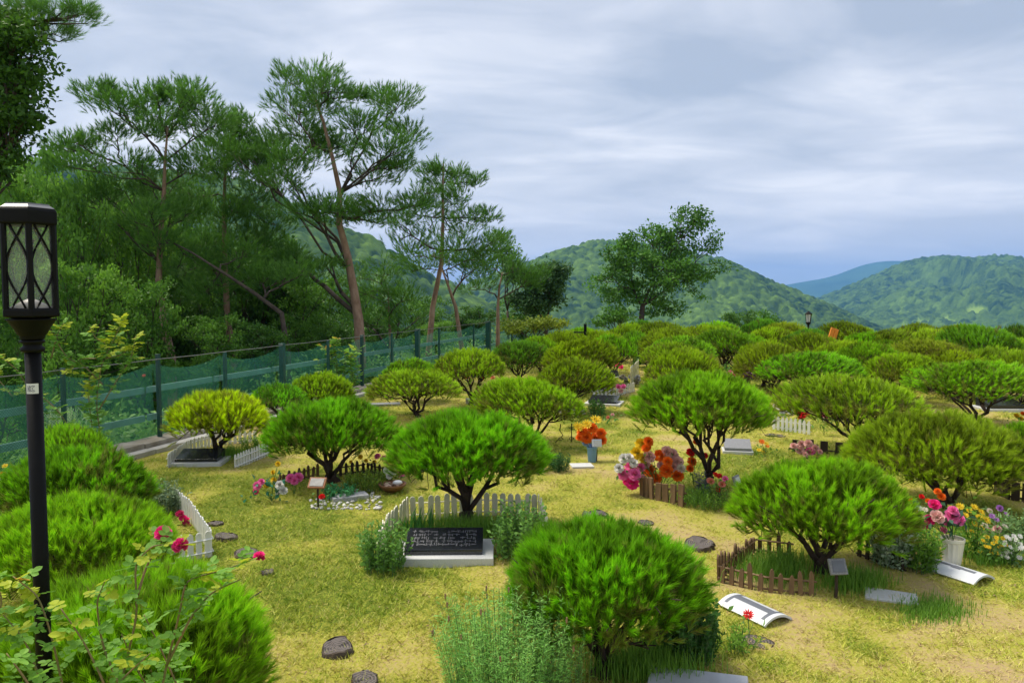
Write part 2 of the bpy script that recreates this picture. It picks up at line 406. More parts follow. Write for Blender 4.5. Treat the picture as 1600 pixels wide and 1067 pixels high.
# ------------------------------------------------------------------ hills
def canopy(x, y, cell, h, seed):
    cx, cy = np.floor(x / cell), np.floor(y / cell)
    best = np.full(x.shape, -1e9); tint = np.zeros(x.shape)
    for i in (-1, 0, 1):
        for j in (-1, 0, 1):
            ux, uy = cx + i, cy + j
            px = (ux + .15 + .7 * hash2(ux, uy, seed)) * cell; py = (uy + .15 + .7 * hash2(ux, uy, seed + 1)) * cell
            hh = h * (.45 + .75 * hash2(ux, uy, seed + 2)); r = cell * (.55 + .35 * hash2(ux, uy, seed + 3))
            d2 = ((x - px) ** 2 + (y - py) ** 2) / r ** 2
            z = np.where(d2 < 1, hh * np.sqrt(np.clip(1 - d2, 0, 1)), -h * .3 * np.clip(d2 - 1, 0, 1))
            up = z > best; best = np.where(up, z, best); tint = np.where(up, hash2(ux, uy, seed + 4), tint)
    return best, tint
def hill(name, label, sil, D, front, back, nx, ny, cell, h, mat, seed, spur=.35, base=-85, fields=False):
    px = np.array([s[0] for s in sil], float)
    RX = np.array([At(s[0], s[1], D)[0] for s in sil]); RZ = np.array([At(s[0], s[1], D)[2] for s in sil])
    x = np.linspace(RX[0], RX[-1], nx); rz = np.interp(x, RX, RZ)
    k = max(3, nx // 60); rz = np.convolve(np.pad(rz, k, mode='edge'), np.ones(2 * k + 1) / (2 * k + 1), 'valid')
    v = np.concatenate([-np.linspace(1, 0, ny, endpoint=False) ** 1.0, np.linspace(0, 1, ny // 4)])
    Xg, Vg = np.meshgrid(x, v); Rg = np.tile(rz, (len(v), 1))
    Yg = D + np.where(Vg < 0, Vg * front, Vg * back)
    Xg = Xg * (Yg / D) * .5 + Xg * .5
    prof = (np.cos(Vg * math.pi) * .5 + .5) * .55 + (1 - np.abs(Vg)) * .45
    amp = (Rg - base)
    sx = amp.max() * 1.1
    rid = 1 - np.abs(fbm(Xg / sx + seed, Yg / sx * .45, seed, 4) * 2 - 1) * 1.6
    Z = base + amp * prof + (rid - .6) * amp * spur * (4 * prof * (1 - prof)) ** .8
    cz, ct = canopy(Xg, Yg, cell, h, seed + 50) if cell else (0, np.full(Xg.shape, .5))
    big = fbm(Xg / (sx * .6), Yg / (sx * .5), seed + 3, 4)
    tint = np.clip(ct * .75 + (big - .5) * .7 + .1, 0, 1)
    if fields:
        fl = (fbm(Xg / 80 + 7, Yg / 200, seed + 9, 3) > .64) & (prof < .30) & (prof > .04)
        cz = np.where(fl, 0, cz); tint = np.where(fl, 1.6, tint)
    Z = Z + cz * np.clip(prof * 6, 0, 1)
    idx = np.arange(Xg.size).reshape(Xg.shape)
    Fa = np.stack([idx[:-1, :-1], idx[:-1, 1:], idx[1:, 1:], idx[1:, :-1]], -1).reshape(-1, 4)
    o = link(name, rawmesh(name, np.stack([Xg, Yg, Z], -1).reshape(-1, 3), Fa, mat, tint, cell == 0, 'POINT'))
    tag(o, label, 'hill', kind='structure'); return o
def hillmat(name, lo, hi, field):
    m, t, b = mat_base(name)
    at = N(t, 'ShaderNodeAttribute'); at.attribute_name = 'tint'
    rp = N(t, 'ShaderNodeValToRGB'); e_ = rp.color_ramp.elements; e_[0].color = (*lo, 1); e_[1].position = .62; e_[1].color = (*hi, 1); x = e_.new(.8); x.color = (*field, 1)
    tcn = N(t, 'ShaderNodeTexCoord'); nz = N(t, 'ShaderNodeTexNoise'); nz.inputs['Scale'].default_value = .16; nz.inputs['Detail'].default_value = 6; nz.inputs['Roughness'].default_value = .7; t.links.new(tcn.outputs['Object'], nz.inputs['Vector'])
    av = N(t, 'ShaderNodeMath', operation='MULTIPLY_ADD'); t.links.new(nz.outputs['Fac'], av.inputs[0]); av.inputs[1].default_value = 1.5; av.inputs[2].default_value = -.75
    sm = N(t, 'ShaderNodeMath', operation='ADD'); t.links.new(at.outputs['Fac'], sm.inputs[0]); t.links.new(av.outputs[0], sm.inputs[1])
    dv = N(t, 'ShaderNodeMath', operation='MULTIPLY'); t.links.new(sm.outputs[0], dv.inputs[0]); dv.inputs[1].default_value = .62
    t.links.new(dv.outputs[0], rp.inputs[0]); t.links.new(rp.outputs[0], b.inputs['Base Color']); b.inputs['Roughness'].default_value = 1; b.inputs['Specular IOR Level'].default_value = .05
    return m
m_forest = hillmat('forest_canopy', (.012, .036, .008), (.11, .19, .025), (.20, .30, .05))
hill('hill', 'wooded grey green hill rising behind the pines at the left', [(-500, 300), (-250, 270), (0, 262), (150, 270), (300, 280), (400, 298), (450, 322), (520, 352), (570, 378), (610, 400), (650, 428), (720, 462), (800, 500), (860, 540)], 700, 300, 200, 250, 120, 10, 9, m_forest, 3, .2)
hill('hill', 'rounded wooded hill behind the lone broadleaf tree', [(560, 520), (640, 485), (700, 462), (780, 430), (860, 402), (900, 389), (935, 380), (975, 382), (1040, 396), (1130, 410), (1180, 434), (1230, 455), (1290, 482), (1340, 508), (1420, 540)], 1300, 560, 300, 330, 170, 10, 9, m_forest, 11, .28)
hill('hill', 'broad blue green hill with pale fields at the right', [(1100, 530), (1180, 505), (1260, 476), (1300, 463), (1350, 440), (1400, 418), (1440, 407), (1475, 404), (1505, 410), (1545, 405), (1575, 414), (1620, 432), (1700, 448), (1800, 470), (1950, 500)], 2500, 1300, 500, 350, 160, 15, 13, m_forest, 23, .5, fields=True)
hill('mountain', 'deep blue far mountain between the two wooded hills', [(900, 475), (1100, 462), (1222, 447), (1260, 439), (1305, 433), (1335, 418), (1355, 409), (1385, 409), (1415, 406), (1480, 416), (1600, 440), (1800, 430), (2000, 450)], 6500, 1800, 1200, 120, 40, 0, 0, m_forest, 31, .2)

# haze: one closed box of even air round everything
hz = MB(); hz.box(-5950, 5950, -260, 8700, -101, 330)
hm, ht, hb = mat_base('air_haze'); ht.nodes.remove(hb)
pv = N(ht, 'ShaderNodeVolumePrincipled'); pv.inputs['Color'].default_value = (.17, .42, .95, 1); pv.inputs['Density'].default_value = 1.6e-4; pv.inputs['Anisotropy'].default_value = 0
ht.links.new(pv.outputs[0], ht.nodes['Material Output'].inputs['Volume'])
tag(hz.link('haze', hm), 'faint blue air over the valley and the hills', 'haze', kind='stuff')

# ------------------------------------------------------------------ grass blades on the lawn
def lawn_blades():
    rng = np.random.RandomState(4); n = 430000
    u = rng.uniform(0, 1, n)
    a_, b_ = 2.6, 22.0
    Y = (a_ ** -.15 + u * (b_ ** -.15 - a_ ** -.15)) ** (1 / -.15)
    X = rng.uniform(-.72, .72, n) * Y + rng.uniform(-.2, .2, n)
    cl = np.arange(n) // 7 * 7; sc = rng.normal(size=(2, n)) * .007 * np.clip(Y[cl] / 5, 1, 3); X = X[cl] + sc[0]; Y = Y[cl] + sc[1]; tcl = rng.uniform(-.3, .3, n)[cl]
    g = lawn_green(X, Y)
    s1 = (X - FP0[0]) * FN[0] + (Y - FP0[1]) * FN[1]
    keep = (s1 < -.35) & (rng.uniform(0, 1, n) < .45 + .55 * g); X, Y, g, tcl = X[keep], Y[keep], g[keep], tcl[keep]; n = len(X)
    k = np.clip(Y / 6, 1, 3)[:, None]
    P = np.stack([X, Y, (fbm(X * 2.2, Y * 2.2, 3, 3) - .5) * .035 - .004], 1)
    th = rng.uniform(0, 2 * math.pi, n); el = rng.uniform(.05, .8, n) + .25 * g
    d = np.stack([np.cos(th) * np.cos(el), np.sin(th) * np.cos(el), np.sin(el)], 1)
    ln = rng.uniform(.022, .050, (n, 1)) * (k ** .6) * (.8 + .5 * g[:, None])
    sd_ = unit(np.cross(d, rng.normal(size=(n, 3)))) * .0020 * k
    V = np.stack([P - sd_, P + sd_, P + d * ln], 1).reshape(-1, 3)
    ti = np.clip(g * .72 + tcl + rng.uniform(-.25, .25, n), 0, 1)
    m, t, b = mat_base('lawn_blades')
    at = N(t, 'ShaderNodeAttribute'); at.attribute_name = 'tint'
    rp = N(t, 'ShaderNodeValToRGB'); e_ = rp.color_ramp.elements
    e_[0].color = (.50, .36, .18, 1); e_[1].position = 1; e_[1].color = (.15, .27, .015, 1)
    x = e_.new(.3); x.color = (.62, .55, .17, 1); x = e_.new(.6); x.color = (.48, .53, .055, 1)
    t.links.new(at.outputs['Fac'], rp.inputs[0]); t.links.new(rp.outputs[0], b.inputs['Base Color']); b.inputs['Roughness'].default_value = .7; b.inputs['Specular IOR Level'].default_value = .2
    tag(link('grass', rawmesh('grass', V, np.arange(n * 3).reshape(-1, 3), m, ti)), 'short yellow green lawn grass blades', 'grass', kind='stuff')
lawn_blades()
def litter():
    rng = np.random.RandomState(6); n = 3200
    Y = 2.8 + 11 * rng.uniform(0, 1, n) ** 1.6; X = rng.uniform(-.7, .7, n) * Y
    k = fbm(X * 1.4, Y * 1.4, 77, 2) + rng.uniform(-.2, .2, n) > .48; k &= ((X - FP0[0]) * FN[0] + (Y - FP0[1]) * FN[1]) < -.4; X, Y = X[k], Y[k]; n = len(X)
    P = np.stack([X, Y, (fbm(X * 2.2, Y * 2.2, 3, 3) - .5) * .035 + rng.uniform(.004, .014, n)], 1)
    D = rng.normal(size=(n, 3)) * (1, 1, .12)
    V, Fa, ti = leaves(P, .022, rng, rng.uniform(0, 1, n), up=2, aspect=.4, D=D * 2)
    tag(link('litter', rawmesh('litter', V, Fa, leafmat('dry_litter', (.10, .055, .03), (.36, .24, .13), .1), ti)), 'dry brown leaf litter scattered over the lawn', 'litter', kind='stuff')
litter()

# ------------------------------------------------------------------ clipped pines
def topiary_meshes(seed, H, Wd, N1, nn, ns, nw, low=.0, limbs=34, trunkr=.035, sides=7, hero=False):
    """a shorn umbrella pine, foot at the origin; returns trunk, branches and crown meshes"""
    rng = np.random.RandomState(seed); R = Wd / 2
    T = min(.22 * Wd, H * .38); U = min(.24 * Wd, H * .36); zr = H - T
    if low: U = min((.24 + low) * Wd, H * .55)
    ph = rng.uniform(0, 6.28, 4)
    def Rf(th): return R * (1 + .06 * np.sin(2 * th + ph[0]) + .045 * np.sin(3 * th + ph[1]) + .03 * np.sin(5 * th + ph[2]) + .02 * np.sin(9 * th + ph[3]))
    lx, ly = rng.uniform(-5, 5, 2)
    def ztop(x, y, rho): return zr + T * (np.clip(1 - rho ** 2.3, 0, 1) ** .62) * (.80 + .36 * fbm(x / Wd * 4.5 + lx + 9, y / Wd * 4.5 + ly + 9, seed, 2)) 
    # trunk and limbs
    h0 = max(.05, (zr - U) * .26); off = rng.uniform(-.06, .06, 2) * Wd
    tk = MB(); tk.tube([(0, 0, -.04), (off[0] * .2, off[1] * .2, h0 * .35), (off[0], off[1], h0)], [trunkr * 1.5, trunkr * 1.1, trunkr * 1.15], 9)
    th = rng.uniform(0, 6.283, limbs); rho = rng.uniform(0, 1, limbs) ** .55 * .86
    tx, ty = rho * Rf(th) * np.cos(th), rho * Rf(th) * np.sin(th)
    tz = zr + (T * .25) * (1 - rho ** 2) - rng.uniform(0, .7, limbs) * U
    TT = np.stack([tx, ty, tz], 1)
    bm_ = MB(); branch(bm_, np.array((off[0], off[1], h0 * .9)), TT, trunkr * .9, rng, rt=.0055, sides=sides, frac=.40, kink=.13)
    for _ in range(limbs * 3):                                   # fine twigs under the foliage
        i = rng.randint(limbs); j = rng.randint(limbs)
        q = TT[i] + rng.normal(size=3) * (.09 * Wd, .09 * Wd, .04 * Wd) + (0, 0, .03)
        bm_.tube([TT[i] * .84 + np.array((0, 0, TT[i][2] * .03)), q], [.0045, .0028], 3)
    # shoots stand in small pads over the dome, on a jittered grid so that each reads as a tuft
    st = math.sqrt(4.0 / (N1 * 1.22)); gx, gy = np.meshgrid(np.arange(-1.1, 1.1, st), np.arange(-1.1, 1.1, st * .87))
    gx = gx + (np.arange(gx.shape[0])[:, None] % 2) * st / 2
    gx = (gx + rng.uniform(-.34, .34, gx.shape) * st).ravel(); gy = (gy + rng.uniform(-.34, .34, gy.shape) * st).ravel()
    rho = np.hypot(gx, gy); k_ = (rho < 1.03) & (fbm(gx * 6 + 31, gy * 6 + 31, seed + 8, 2) > .28); gx, gy, rho = gx[k_], gy[k_], rho[k_]; th = np.arctan2(gy, gx); 
    ex = rng.uniform(0, 6.283, int(N1 * .28)); th = np.concatenate([th, ex]); rho = np.minimum(np.concatenate([rho, rng.uniform(.9, 1.0, len(ex))]), 1.0); nS = len(th)
    x, y = rho * Rf(th) * np.cos(th), rho * Rf(th) * np.sin(th)
    pad = .085 + .03 * Wd
    hz_, pt_ = canopy(x + 9, y + 9, pad, .060, seed)
    z = ztop(x, y, rho) - ns * 1.5 + hz_ * (1 - .4 * rho) + rng.uniform(-.03, .02, nS)
    rim = rho > .88; dropz = np.where(rim, rng.uniform(0, 1, nS) ** 1.3 * U * .45, 0); z = z - dropz
    P1 = np.stack([x, y, z], 1); x1_, y1_ = x, y
    D1 = np.stack([x / R * .8 * rho, y / R * .8 * rho, 1.05 - .8 * dropz / U], 1) + rng.normal(size=(nS, 3)) * .34
    lump = fbm(x / Wd * 5 + 20, y / Wd * 5 + 20, seed + 5, 3)
    t1 = np.clip(.50 + (lump - .5) * 1.7 + (pt_ - .5) * .3 + rng.uniform(-.25, .25, nS), .05, 1)
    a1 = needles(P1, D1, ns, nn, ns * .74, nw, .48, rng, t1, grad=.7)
    # filling of older needles inside and under the dome, round the twig ends; their dark tint also paints in shade
    N2 = int(N1 * .8); th = rng.uniform(0, 6.283, N2); rho = rng.uniform(0, 1, N2) ** .5 * .96
    x, y = rho * Rf(th) * np.cos(th), rho * Rf(th) * np.sin(th)
    zt_ = ztop(x, y, rho) - ns * 1.9; zb_ = zr - U * .75 * (1 - rho ** 2.0)
    z = zb_ + (zt_ - zb_) * rng.uniform(0, 1, N2) ** .8
    P2 = np.stack([x, y, z], 1); D2 = np.stack([x / R * .8, y / R * .8, np.full(N2, .75)], 1) + rng.normal(size=(N2, 3)) * .35
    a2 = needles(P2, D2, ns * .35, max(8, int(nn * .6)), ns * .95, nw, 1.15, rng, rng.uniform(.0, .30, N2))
    low_ = np.where(z < zr + T * .25)[0][:260]                   # a twig to each of the lower tufts
    for i in low_:
        j = np.argmin(((TT - P2[i]) ** 2).sum(1)); q = TT[j] * .9 + P2[i] * .1; q[2] = min(q[2], P2[i][2]) - .012
        bm_.tube([q, P2[i]], [.0035, .0022], 3)
    # outermost tufts get their twig as well
    for i in np.where(dropz > U * .12)[0][:160]:
        j = np.argmin(((TT - P1[i]) ** 2).sum(1)); bm_.tube([TT[j], P1[i]], [.0035, .0022], 3)
    d1 = np.repeat(rng.uniform(0, 1, nS) < .03 + .45 * np.clip(fbm(x1_ / Wd * 4 + 50, y1_ / Wd * 4 + 50, seed + 12, 2) - .62, 0, 1) * 4 + .5 * (dropz > U * .28), nn); a1[2][d1] = rng.uniform(1.4, 2.0, d1.sum())
    n2_ = max(8, int(nn * .6)); d2 = np.repeat(rng.uniform(0, 1, N2) < np.clip(.75 - (z - zb_) / (U + .01), .12, .7), n2_); a2[2][d2] = rng.uniform(1.5, 2.0, d2.sum())
    V, Fa, ti = cat([a1, a2])
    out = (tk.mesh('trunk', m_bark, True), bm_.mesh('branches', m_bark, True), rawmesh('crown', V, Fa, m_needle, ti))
    k_ = .2 if hero else 1; sh = rng.uniform(-.22, .22, 2) * k_; tl = rng.uniform(-.07, .07, 2) * (.6 + .4 * k_)          # every tree leans and sits a little crooked
    for me_ in out:
        q = np.empty(len(me_.vertices) * 3, np.float32); me_.vertices.foreach_get('co', q); q = q.reshape(-1, 3)
        zz_ = np.maximum(q[:, 2], 0); q[:, 0] += sh[0] * zz_; q[:, 1] += sh[1] * zz_
        q[:, 2] += (q[:, 0] * tl[0] + q[:, 1] * tl[1]) * np.clip(q[:, 2] / H * 1.5, 0, 1)
        me_.vertices.foreach_set('co', q.ravel()); me_.update()
    return out

GRN, LIM, OLV, DRK, BRN = (.17, .44, .008), (.46, .64, .008), (.27, .42, .010), (.12, .30, .014), (.23, .33, .016)
MIDG = (.22, .46, .010); OLG = (.26, .43, .012)
TOP = 'clipped umbrella pines on the lawn'
# (x centre, crown top, crown width, foot, colour, label) in photo pixels; hero ones get meshes of their own
heroes = [
    (940, 806, 318, 1052, GRN, 'bright green clipped pine in the foreground, behind the pale herb bush', 1700, 44, 62),
    (215, 892, 455, 1180, MIDG, 'large low clipped pine behind the rose canes at the lower left', 2100, 44, 55),
    (130, 764, 312, 945, MIDG, 'flat clipped pine just inside the white picket corner at the left', 1500, 40, 40),
    (122, 694, 222, 838, GRN, 'clipped pine crossed by the lamp post, second of the left edge row', 1200, 36, 36),
    (730, 636, 240, 826, GRN, 'clipped pine rising behind the black granite plate with open forked limbs', 1450, 40, 30),
    (523, 616, 206, 752, GRN, 'clipped pine leaning over the wooden plaque and white pebbles', 1250, 36, 28),
    (1100, 574, 224, 768, MIDG, 'tall many branched clipped pine behind the orange and pink bouquet', 1400, 38, 52),
    (1283, 704, 282, 894, MIDG, 'bushy clipped pine inside the brown picket ring', 1600, 42, 60),
    (1467, 638, 270, 792, (.27, .42, .014), 'wide lime clipped pine above the white flower vase', 1500, 38, 60),
    (343, 602, 158, 716, LIM, 'single stemmed bright lime clipped pine beside the kerb and white pickets', 1000, 34, 22),
]
def plant_topiary(px, top, w, foot, meshes, H0, W0, colr, label, rz):
    g = G(px, foot); Y = g[1]; dist = Y * cp
    Wd = w / F * dist; H = At(px, top, Y)[2]
    t = thing('clipped_pine', label, 'tree', (g[0], g[1], 0), rz, TOP)
    t.scale = (Wd / W0, Wd / W0, H / H0)
    for nm, me_ in zip(('trunk', 'branches', 'crown'), meshes):
        o = link(nm, me_, t); o.color = (*colr, 1)
    return t
for i, (px, top, w, foot, colr, label, N1, nn, limbs) in enumerate(heroes):
    g = G(px, foot); near = g[1] < 5
    w *= .86 if near else .89; top += 20 if near else 11
    Wd = w / F * g[1] * cp; H = At(px, top, g[1])[2] - .02
    ms = topiary_meshes(100 + i, H, Wd, int(N1 * .72), int(nn * 1.15), .074 if near else .086, .0032 if near else .0044, hero=True, low=.16 if i in (0, 1) else 0, limbs=int(limbs * 2), trunkr=.042 + .008 * (limbs < 34))
    plant_topiary(px, top, w, foot, ms, H, Wd, colr, label, 0)
variants = [(topiary_meshes(200 + i, h, 1.15, 640, 26, .086, .0068, limbs=64 + 4 * i, trunkr=.04, sides=5), h, 1.15) for i, h in enumerate((.78, .88, .82, .92, .74, .86))]
rest = [
    (115, 667, 112, 770, MIDG, 'small clipped pine topmost of the left edge row by the net fence'),
    (438, 600, 92, 668, GRN, 'dark green clipped pine half hidden behind the leaning one'),
    (497, 579, 98, 655, OLG, 'yellowish clipped pine standing against the green net fence'),
    (640, 559, 82, 628, MIDG, 'small clipped pine peeping over the flat lime one by the kerb'),
    (655, 575, 136, 652, (.27, .42, .014), 'lime clipped pine on slanting limbs in front of the kerb end'),
    (735, 541, 112, 634, (.30, .45, .014), 'lime clipped pine with red flowers between its limbs'),
    (808, 529, 88, 606, DRK, 'dark clipped pine right of the one with red flowers'),
    (835, 589, 164, 692, OLG, 'wide clipped pine above the clipped box tuft in the middle'),
    (901, 527, 116, 612, OLV, 'broad olive clipped pine left of the grass aisle, fourth from the back'),
    (883, 559, 120, 645, OLV, 'flat olive clipped pine beside the pale flower plot'),
    (957, 521, 72, 600, MIDG, 'bright green clipped pine touching the white plot in the aisle'),
    (872, 514, 66, 582, OLG, 'small clipped pine in the back row near the fence end'),
    (843, 523, 62, 590, MIDG, 'green clipped pine between the dark one and the fence end'),
    (940, 513, 84, 584, OLV, 'olive clipped pine just right of the black post'),
    (970, 504, 64, 566, OLG, 'rearmost clipped pine at the left of the aisle'),
    (1050, 501, 92, 566, OLV, 'rearmost clipped pine under the lone broadleaf tree'),
    (1056, 511, 94, 582, OLG, 'second clipped pine from the back right of the aisle'),
    (1063, 524, 100, 598, MIDG, 'green clipped pine third from the back right of the aisle'),
    (1060, 534, 104, 612, OLG, 'clipped pine fourth from the back right of the aisle'),
    (1061, 544, 110, 634, OLV, 'low yellow clipped pine directly behind the tall many branched one'),
    (1118, 499, 74, 562, MIDG, 'small clipped pine in the back row left of the pale green bush'),
    (1134, 508, 84, 576, OLG, 'olive clipped pine in front of the pale green bush'),
    (1152, 514, 108, 590, MIDG, 'green domed clipped pine behind the weathered plank fence'),
    (1192, 530, 92, 604, OLV, 'yellow clipped pine above the grey plank fence end'),
    (1212, 536, 112, 618, OLV, 'yellow domed clipped pine left of the dense green one'),
    (1258, 548, 142, 634, GRN, 'dense green clipped pine above the white pickets and red flowers'),
    (1335, 587, 212, 712, OLG, 'very wide flat clipped pine over the dark block fence'),
    (1222, 500, 72, 566, BRN, 'brownish clipped pine left of the far garden lamp'),
    (1250, 513, 70, 578, DRK, 'small dark clipped pine in front of the far garden lamp'),
    (1288, 519, 94, 596, OLV, 'olive clipped pine below the orange board'),
    (1335, 500, 82, 564, OLG, 'clipped pine right of the orange board on the skyline'),
    (1380, 512, 84, 582, BRN, 'brown tinged clipped pine right of the centre back rows'),
    (1349, 533, 104, 620, MIDG, 'green clipped pine with orange flowers at its foot'),
    (1412, 549, 118, 632, OLG, 'flat clipped pine with orange lily flowers under its right side'),
    (1455, 528, 114, 610, BRN, 'dark olive clipped pine in the third row from the skyline at right'),
    (1452, 514, 86, 584, OLV, 'yellow clipped pine on the right skyline row'),
    (1545, 509, 122, 606, (.16, .37, .012), 'broad dark green clipped pine on the skyline at the far right'),
    (1596, 506, 56, 580, DRK, 'clipped pine cut by the right picture edge on the skyline'),
    (1540, 541, 124, 622, OLG, 'flat yellow green clipped pine below the broad dark one'),
    (1512, 562, 184, 664, MIDG, 'large clipped pine on several thin trunks at the far right'),
    (1600, 548, 80, 640, OLG, 'clipped pine cut by the right edge beside the several trunked one'),
    (1604, 655, 84, 752, MIDG, 'half seen clipped pine at the right edge above the dark planks'),
    (1000, 497, 50, 552, DRK, 'tiny dark clipped pine at the far end of the aisle'),
    (1180, 497, 60, 556, DRK, 'small dark clipped pine under the thin bush on the skyline'),
    (1420, 503, 70, 566, OLG, 'clipped pine on the skyline between two yellow ones at the right'),
    (1490, 505, 76, 568, OLG, 'skyline clipped pine just left of the broad dark one'),
    (1090, 506, 74, 566, OLV, 'round clipped pine filling the back row right under the lone tree'),
    (1168, 519, 84, 588, MIDG, 'green clipped pine nestled behind the yellow one above the plank end'),
    (1200, 508, 70, 568, OLG, 'small yellow green clipped pine left of the brownish back row one'),
    (1262, 511, 64, 570, MIDG, 'small clipped pine directly beneath the far lantern'),
    (1300, 531, 92, 606, OLG, 'clipped pine between the dense green dome and the one with orange flowers'),
    (1395, 530, 88, 600, MIDG, 'green clipped pine behind the flat one with orange lilies'),
    (1350, 516, 78, 580, MIDG, 'round green clipped pine in front of the one right of the orange board'),
    (1480, 545, 96, 622, OLV, 'olive clipped pine left behind the several trunked one'),
    (1500, 524, 90, 596, MIDG, 'green clipped pine in the second row left of the broad dark one'),
    (1575, 526, 84, 600, OLG, 'yellow green clipped pine just below the broad dark one at the right edge'),
    (915, 508, 58, 566, MIDG, 'small green clipped pine behind the black post'),
    (895, 517, 66, 580, OLG, 'yellow green clipped pine left of the black post'),
    (990, 516, 50, 574, MIDG, 'narrow green clipped pine at the left side of the far aisle'),
]
rr = random.Random(5)
for i, (px, top, w, foot, colr, label) in enumerate(rest):
    ms, h0, w0 = variants[(i * 5 + i // 6) % 6]
    q = rr.uniform(.88, 1.12); colr = tuple(c * q * rr.uniform(.94, 1.06) for c in colr)
    plant_topiary(px, top + 4, w * .97, foot, ms, h0, w0, colr, label, rr.uniform(0, 6.28))

# ------------------------------------------------------------------ wild trees beyond the fence
def path_at(pts, t):
    k = t * (len(pts) - 1); i = min(int(k), len(pts) - 2); f = k - i
    return pts[i] * (1 - f) + pts[i + 1] * f
def wild_pine(label, Y, trunk_px, tr, limbs, seed, tufts=32, nn=16, mat=m_pine, bark=m_redbark, dark=1.0, ln=.13, group='wild pines beyond the fence', nw=.008):
    """trunk_px: photo points from foot to tip; limbs: list of (start 0..1 on trunk, pads [(px,py,rx,ry,depth offset)])"""
    rng = np.random.RandomState(seed)
    T0 = [npt(At(x, y, Y)) for x, y in trunk_px]
    gz = float(zground(T0[0][0], Y)); foot = T0[0].copy(); foot[2] = min(gz, T0[0][2] - .3) - .1
    T0 = [foot] + T0
    t = thing('pine_tree', label, 'tree', tuple(foot), 0, group)
    L0 = [p - foot for p in T0]
    n = len(L0); mb = MB()
    mb.tube(L0, [tr * (.85 - .72 * (i / (n - 1)) ** .9) for i in range(n)], 9)
    mb.link('trunk', bark, t, True)
    Ps, Ds = [], []; k_ = Y / F
    for st, pads in limbs:
        p0 = path_at(L0, st); bb = MB(); tg = []
        for (x, y, rx, ry, dz) in pads:
            c = npt(At(x, y, Y + dz)) - foot; rxm, rym = rx * k_ * 1.12, ry * k_ * 1.25
            m = max(4, int(rx * ry / 150) + 3)
            u = rng.normal(size=(m, 3)); u = unit(u) * rng.uniform(.2, 1, (m, 1)) ** .5
            q = c + u * (rxm * .85, rxm * .8, rym * .7); tg += list(q)
            nt_ = int(tufts * m)
            u = rng.normal(size=(nt_, 3)); u = unit(u) * rng.uniform(.05, 1, (nt_, 1)) ** .45
            w = q[rng.randint(m, size=nt_)] + u * (min(.36, rxm * .8), min(.36, rxm * .8), min(.24, rym * .8))
            Ps.append(w); dd = (w - c) * (.9, .9, .35); dd = unit(dd) * .75; dd[:, 2] += .8; Ds.append(dd + rng.normal(size=dd.shape) * .3)
        tg = np.array(tg)
        branch(bb, p0, tg, tr * (1.0 - .7 * st) * .5, rng, rt=.008, sides=6, frac=.5, kink=.09)
        bb.link('limb', m_darkbark, t, True)
    P = np.concatenate(Ps); D = np.concatenate(Ds)
    ti = np.clip(.35 + .5 * (rng.uniform(0, 1, len(P)) - .5) + .25 * fbm(P[:, 0] * 1.5 + 9, P[:, 2] * 1.5 + 9, seed, 2), 0, 1)
    V, Fa, tt = needles(P, D, .14, nn, ln * .82, nw * 1.15, .5, rng, ti, grad=.3)
    link('crown', rawmesh('crown', V, Fa, mat, tt), t)
    return t

wild_pine('tall red trunked pine with forked open crown, tallest of the group', 16.0,
    [(563, 545), (560, 500), (553, 455), (543, 400), (530, 350), (531, 300), (520, 250), (505, 190), (490, 150)], .155,
    [(.24, [(470, 400, 30, 14, .5), (505, 420, 22, 10, -.4)]),
     (.40, [(400, 262, 42, 22, .6), (440, 285, 40, 20, -.6), (365, 235, 26, 16, 0), (480, 330, 40, 16, -.8), (430, 240, 36, 18, .8)]),
     (.58, [(600, 330, 52, 16, -.5), (570, 350, 40, 14, .8), (640, 318, 26, 10, 0), (520, 330, 40, 18, -.9)]),
     (.66, [(622, 160, 30, 16, 0), (596, 150, 26, 14, .6), (640, 212, 30, 12, .4), (600, 235, 50, 20, -.6), (580, 275, 48, 18, .5), (560, 195, 34, 18, -.4), (628, 260, 22, 9, .2)]),
     (.80, [(470, 205, 40, 24, .3), (455, 165, 26, 16, -.5), (500, 235, 46, 20, .6), (460, 250, 40, 18, -.6), (530, 225, 34, 16, .9)]),
     (.95, [(485, 125, 42, 18, 0), (450, 130, 20, 14, .5), (520, 140, 32, 16, -.5), (500, 170, 34, 18, .4), (560, 150, 12, 8, .3)])], 41, tufts=38)
wild_pine('slender pale trunked pine with conical crown right of the tallest one', 18.5,
    [(670, 548), (676, 480), (690, 410), (692, 350), (692, 290), (693, 255)], .11,
    [(.55, [(640, 385, 40, 20, .5), (720, 388, 40, 18, -.5), (760, 395, 22, 12, 0), (670, 400, 40, 14, -.8), (625, 345, 28, 14, .3)]),
     (.70, [(660, 335, 40, 18, .3), (730, 345, 46, 16, -.4), (760, 340, 18, 9, 0), (690, 365, 50, 16, .7)]),
     (.85, [(655, 300, 26, 12, .3), (725, 300, 34, 14, -.3), (745, 285, 12, 8, .2), (690, 315, 40, 14, 0)]),
     (.97, [(690, 262, 18, 10, 0), (715, 272, 14, 8, .3), (668, 270, 14, 8, 0), (690, 285, 30, 12, .2)])], 42, tufts=26, ln=.14)
wild_pine('leaning pine with curved pale trunk beside the slender conical one', 19.5,
    [(722, 548), (712, 480), (698, 440), (690, 420)], .10,
    [(.6, [(740, 420, 34, 14, .4), (700, 410, 30, 14, .5)]), (.95, [(770, 375, 22, 10, 0), (740, 405, 40, 16, 0), (660, 420, 26, 10, .6)])], 43)
